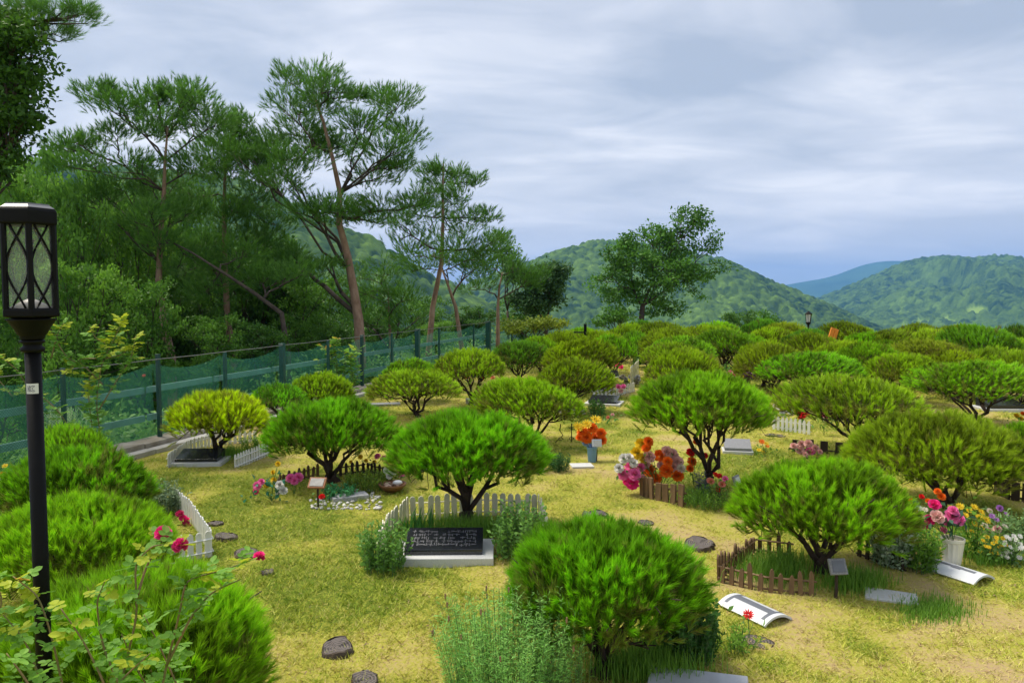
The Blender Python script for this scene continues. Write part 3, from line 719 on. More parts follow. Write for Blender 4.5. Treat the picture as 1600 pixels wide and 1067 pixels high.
wild_pine('short pine with bare pale stem near the right end of the net fence', 21,
    [(778, 530), (778, 480), (780, 450), (785, 425)], .09,
    [(.6, [(750, 445, 36, 14, .3), (815, 440, 34, 14, .2)]), (.95, [(785, 415, 40, 14, 0), (820, 425, 34, 12, 0), (750, 425, 26, 12, .4), (785, 385, 20, 14, 0)])], 44)
wild_pine('wide topped pine left of the tallest with upswept branch tips', 15.0,
    [(268, 560), (255, 500), (248, 440), (250, 380), (256, 300), (258, 250), (262, 200)], .12,
    [(.50, [(180, 300, 50, 20, .3), (230, 335, 44, 20, -.6), (290, 330, 46, 22, .5), (140, 310, 34, 16, -.2), (250, 290, 50, 18, .4), (210, 370, 40, 18, .3)]),
     (.72, [(150, 235, 36, 16, .5), (105, 225, 26, 12, 0), (200, 262, 46, 16, -.3), (300, 262, 40, 18, .2), (120, 260, 30, 12, -.4), (180, 210, 24, 12, .5)]),
     (.85, [(145, 150, 22, 12, .2), (180, 172, 34, 16, 0), (170, 145, 10, 10, .3), (215, 205, 40, 14, .4), (325, 200, 36, 18, -.2)]),
     (.96, [(230, 165, 34, 18, 0), (275, 160, 34, 22, .3), (300, 150, 24, 18, -.4), (320, 170, 28, 18, .2), (250, 195, 44, 16, -.3), (240, 145, 14, 12, 0)])], 45, tufts=34)
wild_pine('dense dark pine between the wide topped one and the tallest', 17.0,
    [(366, 560), (355, 500), (352, 420), (350, 330), (352, 260), (360, 215)], .12,
    [(.45, [(320, 380, 50, 24, .3), (400, 380, 50, 26, -.3), (350, 420, 50, 20, .8), (440, 410, 40, 22, .4), (280, 420, 40, 20, .6)]),
     (.72, [(310, 300, 46, 26, .2), (400, 310, 46, 26, .3), (355, 340, 56, 24, -.6), (430, 345, 40, 20, .5)]),
     (.86, [(330, 245, 40, 22, 0), (390, 255, 44, 22, .3), (420, 225, 26, 14, 0), (360, 275, 50, 20, -.4)]),
     (.96, [(365, 200, 34, 18, 0), (340, 215, 30, 16, .3), (395, 195, 26, 14, -.2), (385, 225, 40, 16, .2)])], 46, tufts=34)
wild_pine('shadowed crooked pine low behind the net fence with bent bare limbs', 14.5,
    [(450, 555), (440, 490), (400, 460), (355, 430), (300, 395), (262, 375)], .08,
    [(.45, [(420, 440, 40, 20, .6), (460, 430, 30, 18, 0)]), (.7, [(330, 450, 40, 16, .5), (370, 400, 40, 20, .8)]), (.95, [(250, 380, 30, 16, 0), (290, 410, 36, 16, .4)])], 47, bark=m_darkbark)
wild_pine('low dark pine filling the gap right of the tallest trunk', 20,
    [(612, 560), (608, 500), (606, 450)], .09,
    [(.4, [(575, 500, 44, 22, .2), (640, 500, 44, 22, 0)]), (.7, [(590, 455, 44, 22, .3), (635, 460, 40, 20, -.3)]), (.95, [(600, 425, 34, 16, 0), (560, 430, 30, 14, .4), (520, 470, 36, 20, .5)])], 48, nn=16)
wild_pine('pine out at the left edge reaching one long branch over the lamp', 9.0,
    [(-150, 420), (-150, 200), (-150, 60), (-150, -60)], .13,
    [(.75, [(110, 32, 26, 10, 0), (75, 42, 22, 9, .1), (40, 25, 26, 12, 0), (128, 22, 12, 6, 0), (15, 10, 24, 10, .2), (-40, 30, 40, 20, 0), (85, 62, 20, 8, .2)])], 49, tufts=26, ln=.11, nw=.004)

def broadleaf(label, base, blobs, n_t, per, size, seed, mat, tr=.1, name='broadleaf_tree', spread=.35, up=.35, group=None, rt=.008, cat_='tree', trunk=None):
    """blobs in world metres (x,y,z,rx,ry,rz)"""
    rng = np.random.RandomState(seed); base = np.array(base, float)
    t = thing(name, label, cat_, tuple(base), 0, group)
    B = np.array(blobs, float); vol = B[:, 3] * B[:, 4] * B[:, 5]; w = vol ** .8 / (vol ** .8).sum()
    bi = rng.choice(len(B), n_t, p=w)
    u = unit(rng.normal(size=(n_t, 3))) * rng.uniform(0, 1, (n_t, 1)) ** .42
    TT = B[bi, :3] - base + u * B[bi, 3:6]
    mb = MB(); c = TT.mean(0)
    top = np.array(trunk) - base if trunk is not None else np.array((c[0] * .35, c[1] * .35, c[2] * .45))
    mb.tube([(0, 0, -.2), top * .5 + rng.normal(size=3) * .05, top], [tr * 1.3, tr, tr * .85], 8)
    mb.link('trunk', m_darkbark, t, True)
    bb = MB(); branch(bb, top, TT, tr * .75, rng, rt=rt, sides=5, frac=.42, kink=.08); bb.link('branches', m_darkbark, t, True)
    P = np.repeat(TT, per, 0) + unit(rng.normal(size=(n_t * per, 3))) * (rng.uniform(0, 1, (n_t * per, 1)) ** .6) * (spread, spread, spread * .5)
    ti = np.repeat(rng.uniform(.15, .85, n_t), per)
    V, Fa, tt = leaves(P, size, rng, ti, up=up)
    link('crown', rawmesh('crown', V, Fa, mat, tt), t)
    return t
def PB(Y, lst, k=1.0):
    out = []
    for (x, y, rx, ry, dz) in lst:
        c = At(x, y, Y + dz); s = Y / F; out.append((c[0], c[1], c[2], rx * s, rx * s * k, ry * s))
    return out
def gbase(px, Y):
    x = At(px, 462, Y)[0]; return (x, Y, float(zground(x, Y)))
# lone tree on the terrace edge
b0 = gbase(1000, 26)
broadleaf('lone dark leaved broadleaf tree with lopsided crown on the skyline', b0,
    PB(26, [(985, 400, 42, 26, 0), (940, 402, 22, 10, .3), (1125, 415, 20, 9, 0), (930, 448, 18, 10, 0), (1040, 380, 56, 34, .5), (1078, 345, 34, 24, 0), (1092, 325, 14, 12, 0), (1112, 382, 28, 12, 0), (950, 432, 28, 16, .3), (1030, 425, 80, 26, 0), (1090, 425, 38, 18, -.4), (975, 385, 24, 20, .3),
            (1000, 458, 60, 20, 0), (1080, 460, 30, 18, .4), (950, 462, 26, 12, 0), (1040, 482, 40, 14, .2), (985, 372, 12, 8, 0), (1122, 362, 12, 6, 0)], .8),
    300, 46, .12, 60, m_leafB, tr=.10, spread=.36, trunk=(At(1004, 478, 26)))
broadleaf('grey green small tree at the right end of the net fence', gbase(860, 24),
    PB(24, [(850, 440, 34, 26, 0), (830, 470, 34, 20, 0), (868, 425, 20, 16, 0), (865, 465, 22, 16, 0), (810, 430, 20, 16, 0)], .8), 110, 60, .12, 61, leafmat('dull_leaves', (.03, .075, .025), (.075, .17, .045), .3), tr=.06)
broadleaf('pale thin tree above the short pine near the fence end', gbase(792, 25),
    PB(25, [(792, 400, 18, 22, 0), (780, 370, 12, 10, 0), (805, 430, 16, 14, 0)], .8), 50, 34, .11, 62, m_leafC, tr=.04)
# corner tree: dark leaves hanging in at the top left
broadleaf('dark broadleaf tree hanging in from the top left corner', gbase(-70, 8.5),
    PB(8.5, [(20, 80, 52, 30, 0), (5, 130, 46, 34, .2), (30, 180, 40, 30, 0), (0, 220, 44, 30, .2), (-10, 262, 40, 24, 0), (-50, 120, 60, 90, .4), (50, 130, 24, 18, 0), (60, 170, 22, 10, 0), (20, 40, 40, 20, .2), (-60, 230, 60, 60, .5)], .9),
    300, 60, .075, 63, leafmat('corner_leaves', (.03, .085, .012), (.09, .21, .02), .4), tr=.11, spread=.26)
# forest mass behind the fence: shared crowns
def proto_tree(seed, mat, n_t=150, per=62, size=.12):
    rng = np.random.RandomState(seed)
    B = [(rng.uniform(-.9, .9), rng.uniform(-.9, .9), rng.uniform(2.3, 4.4), rng.uniform(.6, 1.0), rng.uniform(.6, 1.0), rng.uniform(.45, .75)) for _ in range(9)] + [(0, 0, 3.2, 1.3, 1.3, 1.2), (0, 0, 1.6, 1.3, 1.3, .8)]
    return broadleaf('proto', (0, 0, 0), B, n_t, per, size, seed, mat, tr=.10, spread=.36)
protos = [proto_tree(70, m_leafA), proto_tree(71, leafmat('mid_leaves', (.04, .12, .015), (.17, .37, .04), .4)), proto_tree(72, leafmat('shade_leaves', (.025, .078, .013), (.11, .26, .033), .36))]
wood = [  # px, top y, width px, Y, proto, label
    (40, 290, 190, 15, 0, 'bright broadleaf tree behind the lamp head'),
    (130, 318, 170, 14.5, 1, 'leafy tree just right of the lamp head'),
    (-30, 330, 190, 12.5, 1, 'broadleaf tree at the left edge behind the lamp'),
    (205, 345, 170, 16, 0, 'fresh green tree under the wide topped pine'),
    (110, 420, 190, 11.8, 0, 'low broadleaf tree over the net behind the yellow rose shoots'),
    (225, 450, 160, 12.6, 1, 'low leafy tree over the net left of the bare red trunk'),
    (300, 430, 170, 17, 2, 'dark tree in the shade between the two leaning trunks'),
    (380, 420, 170, 20, 2, 'dark tree deep behind the crooked pine'),
    (450, 400, 150, 22, 2, 'shaded tree left of the tallest pine trunk'),
    (500, 440, 150, 21, 1, 'green tree seen between limb and trunk of the tallest pine'),
    (590, 470, 130, 24, 2, 'shaded tree behind the low dark pine'),
    (655, 470, 120, 25, 1, 'green tree between the pale trunks'),
    (740, 470, 110, 27, 2, 'dark tree between the leaning pine and the short pine'),
    (820, 465, 110, 28, 1, 'green tree behind the fence end'),
    (330, 350, 150, 24, 2, 'dark tree high behind the dense pine'),
    (60, 250, 220, 26, 1, 'tall green tree on the rising wood at the left'),
    (180, 300, 190, 26, 2, 'tall shaded tree behind the wide topped pine'),
    (690, 505, 90, 23, 0, 'pale low tree behind the fence between the pine trunks'),
    (545, 505, 110, 19, 2, 'low dark tree right behind the tallest pine foot'),
    (400, 490, 150, 14, 2, 'low dark tree close behind the middle of the net'),
    (330, 500, 130, 13, 1, 'low green tree above the net near the lime pine'),
    (-40, 262, 260, 23, 1, 'tall green tree at the left edge high behind the lamp'),
    (60, 285, 230, 18, 0, 'bright wide tree just above the lamp head'),
    (150, 330, 210, 17, 1, 'wide green tree between the lamp head and the wide topped pine'),
    (400, 345, 200, 18.5, 2, 'shaded wide tree left of the forked limb of the tallest pine'),
    (470, 440, 150, 18, 1, 'green tree under the forked limb of the tallest pine'),
    (100, 272, 210, 21, 2, 'dark tree rising behind the leafy tree right of the lamp head'),
    (215, 300, 190, 19.5, 1, 'green tree directly behind the wide topped pine trunk'),
    (335, 318, 170, 20.5, 2, 'dark tree directly behind the dense dark pine'),
    (560, 460, 120, 27, 1, 'distant green tree seen right of the tallest pine trunk'),
    (270, 300, 170, 23, 1, 'tall green tree between the wide topped pine and the dense pine'),
    (430, 330, 170, 25, 2, 'tall dark tree filling the gap left of the tallest pine'),
    (340, 400, 150, 19, 1, 'green tree behind the crooked pine limbs'),
    (520, 480, 130, 18, 2, 'dark low tree left of the tallest pine foot'),
    (-10, 470, 170, 9.6, 1, 'low bushy tree left of the lamp post above the net'),
    (470, 500, 120, 16.5, 1, 'small green tree above the net left of the tallest trunk'),
]
used = set()
for i, (px, top, w, Y, k, label) in enumerate(wood):
    P_ = protos[k]; s_w = (w / F * Y) / 3.7
    g = gbase(px, Y); ztop_ = At(px, top, Y)[2]; s_h = (ztop_ - g[2]) / 4.55
    if k in used:
        r_ = P_.copy(); COL.objects.link(r_)
        for ch in P_.children: c_ = ch.copy(); COL.objects.link(c_); c_.parent = r_
    else: r_ = P_; used.add(k)
    r_.location = g; r_.scale = (s_w, s_w, s_h); r_.rotation_euler = (0, 0, rr.uniform(0, 6.28))
    tag(r_, label, 'tree', 'broadleaf trees of the wood beyond the fence')
# bright bushes on the skyline
broadleaf('pale green feathery bush on the skyline behind the back row', gbase(1160, 26), PB(26, [(1160, 497, 26, 12, 0), (1180, 508, 24, 9, 0), (1140, 505, 14, 8, 0)]), 50, 40, .1, 80, m_leafC, tr=.03, name='bush', cat_='bush', spread=.2)
broadleaf('thin grey green bush on the skyline left of the far lamp', gbase(1196, 26.5), PB(26.5, [(1196, 500, 22, 12, 0), (1212, 505, 12, 8, 0)]), 40, 20, .1, 81, m_leafB, tr=.03, name='bush', cat_='bush', spread=.2)
broadleaf('dark bush at the foot of the lone tree on the skyline', gbase(965, 25.5), PB(25.5, [(965, 492, 26, 12, 0), (940, 500, 18, 9, 0)]), 50, 34, .1, 82, m_leafB, tr=.03, name='bush', cat_='bush', spread=.25)
broadleaf('yellow green scrub at the right end of the net fence', gbase(835, 22), PB(22, [(800, 510, 24, 9, 0), (838, 508, 24, 9, 0), (865, 503, 20, 9, 0)]), 60, 30, .1, 83, leafmat('yellow_scrub', (.10, .18, .02), (.35, .42, .04), .4), tr=.03, name='bush', cat_='bush', spread=.25)
broadleaf('dark shrub standing in the aisle between the back rows', (G(1008, 578)[0], G(1008, 578)[1], 0), PB(G(1008, 578)[1], [(1008, 550, 10, 14, 0), (1000, 560, 8, 8, 0)]), 30, 40, .06, 84, m_leafB, tr=.02, name='bush', cat_='bush', spread=.12)
# undergrowth on the slope beyond the kerb
def undergrowth():
    rng = np.random.RandomState(9); n = 52000
    s = rng.uniform(-9, 17, n); q = .35 + rng.uniform(0, 1, n) ** 1.3 * 5.5
    X = FP0[0] + FD[0] * s + FN[0] * q; Y = FP0[1] + FD[1] * s + FN[1] * q
    lump = fbm(X * 1.3, Y * 1.3, 2, 3)
    hgt = (.15 + 1.5 * np.clip(lump - .3, 0, 1)) * np.clip(q, .15, 1.3)
    Z = zground(X, Y) + rng.uniform(.1, 1, n) * hgt + .03
    V, Fa, ti = leaves(np.stack([X, Y, Z], 1), .10, rng, np.clip(lump * 1.1 - .1, 0, 1), up=.7, aspect=.45)
    tag(link('undergrowth', rawmesh('undergrowth', V, Fa, m_leafC, ti)), 'leafy green undergrowth on the slope behind the net', 'undergrowth', kind='stuff')
undergrowth()

# ------------------------------------------------------------------ net fence and kerb
def fence_s(px):
    d = ray(px, 500); a_ = d[0] / d[1]
    return -(FP0[0] - a_ * FP0[1]) / (FD[0] - a_ * FD[1])
frz = math.atan2(FD[1], FD[0])
fence = thing('net_fence', 'low green netting fence on steel posts along the edge of the lawn', 'fence', (FP0[0], FP0[1], 0), frz)
posts = [(-60, .035, 1.02, 0), (-20, .024, 1.0, 1), (95, .018, .99, 2), (245, .020, 1.03, 0), (350, .019, .97, 2), (440, .035, 1.0, 1), (512, .019, .97, 2), (565, .026, 1.0, 0), (612, .018, .97, 2), (652, .045, 1.0, 1), (686, .02, .97, 2), (740, .02, .97, 2), (763, .06, 1.0, 1), (800, .025, .97, 2)]
ps = [(fence_s(p[0]), *p[1:]) for p in posts]
for s, r, h, k in ps:
    mb = MB()
    mb.box(s - r, s + r, -r, r, -.05, h)
    mb.box(s - r * 1.1, s + r * 1.1, -r * 1.1, r * 1.1, h - .002, h + .008)
    bevel(mb.link('post', [m_dkteal, m_teal, m_teal][k], fence), .003, 1)
for i in range(len(ps) - 1):
    a_, b_ = ps[i][0], ps[i + 1][0]; n = max(6, int((b_ - a_) / .12)); rng = np.random.RandomState(300 + i)
    ss = np.linspace(a_, b_, n + 1); zs = np.linspace(0, 1, 10)
    SG, ZG = np.meshgrid(ss, zs)
    u = (SG - a_) / (b_ - a_)
    top = .93 - .10 * (4 * u * (1 - u)) * (.5 if (b_ - a_) < 1 else .9); bot = .12 - .25 * (b_ < 1.5) + .1 * np.sin(u * 3.1 + i)
    Zs = bot + (top - bot) * ZG; Ys = .075 + .035 * np.sin(u * 9 + i + ZG * 3) * np.sin(ZG * 3.1) + .012 * np.sin(u * 31 + ZG * 7)
    idx = np.arange(SG.size).reshape(SG.shape); Fa = np.stack([idx[:-1, :-1], idx[:-1, 1:], idx[1:, 1:], idx[1:, :-1]], -1).reshape(-1, 4)
    link('net_panel', rawmesh('net_panel', np.stack([SG, Ys, Zs], -1).reshape(-1, 3), Fa, m_net, None, True), fence)
    for zr_ in (.30, .62):
        mb = MB(); mb.box(a_ + .03, b_ - .03, .17, .20, zr_ - .035, zr_ + .035); mb.link('rail', m_tealrail, fence)
mb = MB(); pts = []
for i, (s, r, h, k) in enumerate(ps):
    pts.append((s, -.03, .985))
    if i < len(ps) - 1: pts.append(((s + ps[i + 1][0]) / 2, -.03, (.985 + .975) / 2))
mb.tube(pts, .005, 5); mb.link('top_wire', m_wire, fence)
kerb = thing('kerb', 'weathered tan concrete kerb under the net fence', 'kerb', (FP0[0], FP0[1], 0), frz); kerb['kind'] = 'structure'
s = fence_s(-80) ; i = 0
s_end = fence_s(770)
while s < s_end:
    ln_ = 1.0; mb = MB(); mb.box(s + .006, s + ln_ - .006, -.16, .12, -.3, .10 + .006 * math.sin(i * 2.3)); bevel(mb.link('kerb_block', m_conc, kerb), .01)
    if i % 1 == 0 and s < 8:
        mb = MB(); mb.box(s + .01, s + ln_ - .01, -.30, -.165, -.3, .045 + .004 * math.sin(i * 1.7)); bevel(mb.link('edging_slab', M('pale_edging', (.42, .40, .36), .85, .2, 6, .4, 40), kerb), .008)
    s += ln_; i += 1

# ------------------------------------------------------------------ garden lamps
def lamp():
    Yl = 2.35; c = At(48, 462, Yl)
    t = thing('garden_lamp', 'black hexagonal lantern on a slim post at the left edge', 'lamp post', (c[0], c[1], 0), 0)
    k = Yl / F
    zt, zc0, zg1, zg0, zb, zn = (At(47, y, Yl)[2] for y in (325, 350, 352, 484, 496, 525))
    R = 42 * k
    hexp = math.radians(3)
    mb = MB(); mb.lathe([(R * 1.0, zc0 - .006), (R * 1.05, zc0), (R * 1.05, zt - .012), (R * .98, zt - .004)], 6, phase=hexp); bevel(mb.link('lamp_cap', m_black, t), .003)
    mb = MB(); mb.lathe([(R * .98, zt - .0035), (R * .80, zt + .006), (R * .78, zt + .010)], 6, phase=hexp); mb.link('solar_lid', M('grey_lid', (.16, .16, .17), .35, .1, 10), t)
    mb = MB(); mb.lathe([(R * .5, zb - .006), (R * 1.02, zb + .004), (R * 1.02, zg0), (R * .96, zg0 + .006)], 6, phase=hexp); bevel(mb.link('lamp_base', m_black, t), .003)
    mb = MB(); mb.lathe([(.02, zg0 + .006), (R * .72, zg0 + .0061), (R * .2, zg0 + .03), (.006, zg0 + .034)], 24); mb.link('reflector', M('pale_reflector', (.5, .45, .4), .4, .1, 6), t, True)
    gm = MATS.get('lantern_glass')
    if not gm:
        gm, gt, gb = mat_base('lantern_glass')
        gb.inputs['Base Color'].default_value = (.92, .97, .95, 1); gb.inputs['Roughness'].default_value = .06
        gb.inputs['Alpha'].default_value = .05; gb.inputs['Specular IOR Level'].default_value = .08
    hv = [(R * .9 * math.cos(hexp + i * math.pi / 3), R * .9 * math.sin(hexp + i * math.pi / 3)) for i in range(6)]
    z0, z1 = zg0 + .003, zc0 - .004
    for i in range(6):
        a_, b_ = hv[i], hv[(i + 1) % 6]
        mb = MB(); mb.tube([(a_[0], a_[1], z0), (a_[0], a_[1], z1)], .0085, 6); mb.link('corner_bar', m_black, t)
        def pt(u, z, o=1.0): return ((a_[0] + (b_[0] - a_[0]) * u) * o, (a_[1] + (b_[1] - a_[1]) * u) * o, z)
        mb = MB(); mb.add([pt(.06, z0, .94), pt(.94, z0, .94), pt(.94, z1, .94), pt(.06, z1, .94)], [(0, 1, 2, 3)]); 
        g_ = mb.link('glass_pane', gm, t); sm = g_.modifiers.new('s', 'SOLIDIFY'); sm.thickness = .002
        mb = MB()
        for sg in (1, -1):
            pl = []
            for j in range(21):
                v = j / 20; x = .5 + sg * .40 * math.cos(v * math.pi * 1.36 - math.pi * .68 + 0) * 1.0
                x = .5 + sg * (.44 * math.sin(math.pi * (v * 1.44 - .22)))
                pl.append(pt(x, z0 + (z1 - z0) * v, .985))
            mb.tube(pl, .0032, 5)
        mb.link('lattice', m_black, t, True)
    # bowl, collars, post
    prof = [(.030, zn - .012), (.034, zn - .006), (.034, zn), (.040, zn + .006), (R * .62, zb - .03), (R * .80, zb - .008), (R * .84, zb - .004)]
    mb = MB(); mb.lathe(prof, 24); mb.link('bowl', m_black, t, True)
    mb = MB(); mb.lathe([(.024, zn - .050), (.033, zn - .045), (.033, zn - .036), (.026, zn - .030), (.026, zn - .024), (.034, zn - .019), (.034, zn - .013)], 24); mb.link('collar', m_black, t, True)
    mb = MB(); mb.lathe([(.0225, -.02), (.0225, zn - .030)], 24); mb.link('post', m_black, t, True)
    # certification sticker wrapped round the post
    zk = At(52, 606, Yl)[2]; mb = MB(); n = 10
    a0, a1 = math.radians(-118), math.radians(-28); hh = .0155
    vs = [(.0231 * math.cos(a0 + (a1 - a0) * j / n), .0231 * math.sin(a0 + (a1 - a0) * j / n), z) for z in (zk - hh, zk + hh) for j in range(n + 1)]
    mb.add(vs, [(j, j + 1, n + 2 + j, n + 1 + j) for j in range(n)])
    st = mb.link('sticker', m_paper, t, True); 
    mb = MB()
    def P2(u, v): a_ = a0 + (a1 - a0) * (.5 + u); return (.0236 * math.cos(a_), .0236 * math.sin(a_), zk + v)
    def arc(cu, r, b0, b1, w):
        m = 14
        q = [(cu + r * math.cos(b0 + (b1 - b0) * j / m) / .036, r * math.sin(b0 + (b1 - b0) * j / m)) for j in range(m + 1)]
        q2 = [(cu + (r - w) * math.cos(b0 + (b1 - b0) * j / m) / .036, (r - w) * math.sin(b0 + (b1 - b0) * j / m)) for j in range(m + 1)]
        mb.add([P2(*a_) for a_ in q + q2], [(j, j + 1, m + 2 + j, m + 1 + j) for j in range(m)])
    arc(.10, .0098, math.radians(60), math.radians(300), .0022); arc(.14, .0055, math.radians(70), math.radians(290), .0018)
    for (u0, v0, u1, v1) in ((-.34, -.010, -.28, .010),):
        mb.add([P2(u0, v0), P2(u1, v0), P2(u1, v1), P2(u0, v1)], [(0, 1, 2, 3)])
    mb.add([P2(-.28, -.001), P2(-.22, .0), P2(-.10, .010), P2(-.17, .010)], [(0, 1, 2, 3)])
    mb.add([P2(-.28, .001), P2(-.22, -.0), P2(-.10, -.010), P2(-.17, -.010)], [(0, 3, 2, 1)])
    ms = mb.link('certification_mark', m_greyprint, st)
lamp()
def far_lamp():
    Y = 23.0; c = At(1264, 462, Y); k = Y / F
    t = thing('garden_lamp', 'small far lantern on a post showing above the back row', 'lamp post', (c[0], Y, 0), 0)
    z = lambda y: At(1264, y, Y)[2]
    mb = MB(); mb.lathe([(.035, 0), (.03, z(508))], 10); mb.link('post', m_black, t, True)
    mb = MB(); mb.lathe([(.03, z(508)), (.09, z(504)), (.05, z(503))], 10); mb.link('bowl', m_black, t, True)
    mb = MB(); mb.lathe([(.06, z(503)), (.085, z(491))], 6); mb.link('glass', M('frosted_glass', (.55, .57, .6), .3, .05, 8), t)
    mb = MB()
    for i in range(6):
        a_ = i * math.pi / 3; mb.tube([(.063 * math.cos(a_), .063 * math.sin(a_), z(503)), (.089 * math.cos(a_), .089 * math.sin(a_), z(491))], .009, 4)
    mb.link('frame', m_black, t)
    mb = MB(); mb.lathe([(.115, z(491)), (.105, z(490)), (.04, z(487.5)), (.012, z(486))], 8); mb.link('lamp_cap', m_black, t)
far_lamp()
# black post with arm by the skyline
c = G(914, 585); t = thing('post', 'short black post with a side arm behind the olive pines', 'post', (c[0], c[1], 0), 0)
zt = At(914, 506, c[1])[2]; mb = MB(); mb.box(-.028, .028, -.028, .028, 0, zt); mb.link('upright', m_black, t)
mb = MB(); mb.box(-.25, -.03, -.015, .015, zt * .82, zt * .82 + .03); mb.link('arm', m_black, t)
# orange board
c = At(1293, 520, 19); t = thing('orange_board', 'tilted orange board showing above the back row', 'board', (c[0], 19, c[2] - .5), .2)
m_orangeb = M('orange_board_paint', (.75, .24, .02), .5, .15, 9)
for k_ in (0, 1):
    mb = MB(); mb.box(-.10 + k_ * .11, .0 + k_ * .11, -.02, .02, 0, .64); o = bevel(mb.link('panel', m_orangeb, t), .006); o.rotation_euler = (0, .32, 0)
mb = MB(); mb.box(-.02, .02, .03, .07, -1.2, .2); mb.link('stake', m_dkwood, t)

# ------------------------------------------------------------------ picket fences
def picket_fence(label, pts, h, pitch, w, mat, style='point', group='garden picket fences', jit=.02, rails=(.3, .72), seed=1, th=.008, name='picket_fence', hv=.0, piece='picket', lean=0):
    rng = random.Random(seed)
    P = [G(*p) if len(p) == 2 else Vector(p) for p in pts]
    t = thing(name, label, 'fence', tuple(P[0]), 0, group); o0 = P[0].copy()
    mb = MB()
    if style == 'point': poly = [(-w / 2, 0), (w / 2, 0), (w / 2, h * .86), (w * .28, h * .95), (0, h), (-w * .28, h * .95), (-w / 2, h * .86)]
    elif style == 'round': poly = [(-w / 2, 0), (w / 2, 0), (w / 2, h * .90), (w * .36, h * .965), (0, h), (-w * .36, h * .965), (-w / 2, h * .90)]
    else: poly = [(-w / 2, 0), (w / 2, 0), (w / 2, h), (-w / 2, h)]
    mb.prism(poly, -th / 2, th / 2); pm = mb.mesh(piece, mat)
    if style == 'round': pass
    for i in range(len(P) - 1):
        a_, b_ = P[i] - o0, P[i + 1] - o0; d = b_ - a_; ln_ = d.length; d.normalize(); rz = math.atan2(d.y, d.x); n = max(1, int(ln_ / pitch))
        for j in range(n):
            p = a_ + d * (j + .5) * ln_ / n
            link(piece, pm, t, loc=(p.x, p.y, -.03 + rng.uniform(-.006, .004)), rot=(rng.uniform(-jit, jit) + lean, rng.uniform(-jit, jit), rz + rng.uniform(-jit, jit)), scale=(1, 1, 1 + rng.uniform(-hv, hv)))
        for r_ in rails:
            mb = MB(); nrm = Vector((-d.y, d.x, 0)) * (th / 2 + .005)
            mb.tube([a_ + nrm + Vector((0, 0, h * r_ - .03)), b_ + nrm + Vector((0, 0, h * r_ - .03))], .0065 if style != 'square' else .009, 4); mb.link('rail', mat, t)
    return t
picket_fence('cream picket ring round the pine of the black granite plate', [(590, 884), (604, 842), (640, 812), (742, 806), (842, 808), (858, 868)], .215, .056, .042, m_cream, 'round', seed=2, jit=.05)
picket_fence('white picket corner beside the red roses at the left', [(272, 792), (300, 818), (331, 868), (278, 878), (232, 892)], .20, .052, .036, m_white, 'round', seed=3)
picket_fence('bright white pickets right of the lime pine', [(419, 710), (366, 733)], .175, .052, .034, m_white, 'point', seed=4)
picket_fence('white pickets left of and behind the lime pine by the kerb', [(262, 731), (295, 706), (340, 694), (402, 690)], .17, .052, .034, m_white, 'point', seed=5)
picket_fence('brown stained pickets in front and left of the bushy pine', [(1240, 870), (1180, 862), (1121, 908), (1196, 926), (1276, 934)], .165, .050, .026, m_brown, 'point', seed=6, th=.012, hv=.22, jit=.06)
picket_fence('dark pickets right of the bushy pine ending near the white plate', [(1336, 868), (1374, 882), (1414, 896)], .16, .054, .026, m_dkwood, 'point', seed=7, th=.012, hv=.15, jit=.05)
picket_fence('dark pickets left of the leaning pine beside pink flowers', [(432, 768), (440, 757), (500, 742)], .14, .056, .026, m_brown, 'point', seed=8, th=.012, hv=.12, jit=.05)
picket_fence('dark pickets behind the green cushion right of the leaning pine', [(528, 744), (572, 738), (608, 748)], .15, .056, .026, m_dkwood, 'point', seed=9, th=.012, hv=.1, jit=.04)
picket_fence('white pickets below the white and red flowers at mid right', [(1206, 670), (1267, 679)], .20, .056, .036, m_white, 'point', seed=10)
picket_fence('dark square block fence beside the pale pink flowers', [(1232, 706), (1322, 712)], .17, .13, .075, m_dkwood, 'square', seed=11, th=.02, hv=.1, piece='post', rails=(.4,))
picket_fence('weathered grey plank fence under the green domed pine', [(1112, 603), (1172, 606)], .26, .085, .075, m_greywood, 'square', seed=12, th=.015, hv=.06, piece='plank')
picket_fence('dark plank edging at the right picture edge', [(1553, 768), (1578, 780), (1612, 786)], .17, .07, .062, m_dkwood, 'square', seed=13, th=.015, hv=.08, piece='plank')
picket_fence('weathered plank box holding the orange and pink bouquet', [(1000, 772), (1022, 782), (1046, 786), (1070, 793)], .20, .058, .05, m_brown, 'square', seed=14, th=.02, hv=.10, piece='plank', jit=.04)
picket_fence('small white pickets round the pale flower plot by the aisle', [(925, 622), (962, 620), (992, 612)], .20, .07, .045, m_white, 'round', seed=15)
picket_fence('white fence panel beside the tall far plot in the aisle', [(985, 606), (998, 590)], .42, .10, .06, m_cream, 'round', seed=16)

# ------------------------------------------------------------------ grave plates
def glyphs(mb, x0, x1, y0, y1, zf, rows, cols, rng, s=.010, kern=.2):
    """rows of small engraved strokes too blurred to read"""
    for r in range(rows):
        for c_ in range(cols):
            if rng.random() < .18: continue
            cx = x0 + (x1 - x0) * (c_ + .5) / cols; cy = y0 + (y1 - y0) * (r + .5) / rows
            for k in range(3):
                if rng.random() < .5: a_, b_ = s * .9, s * .16
                else: a_, b_ = s * .16, s * .9
                ox, oy = rng.uniform(-.3, .3) * s, rng.uniform(-.3, .3) * s
                zz_ = [zf(cy + oy - b_ / 2), zf(cy + oy + b_ / 2)]
                mb.add([(cx + ox - a_ / 2, cy + oy - b_ / 2, zz_[0]), (cx + ox + a_ / 2, cy + oy - b_ / 2, zz_[0]), (cx + ox + a_ / 2, cy + oy + b_ / 2, zz_[1]), (cx + ox - a_ / 2, cy + oy + b_ / 2, zz_[1])], [(0, 1, 2, 3)])
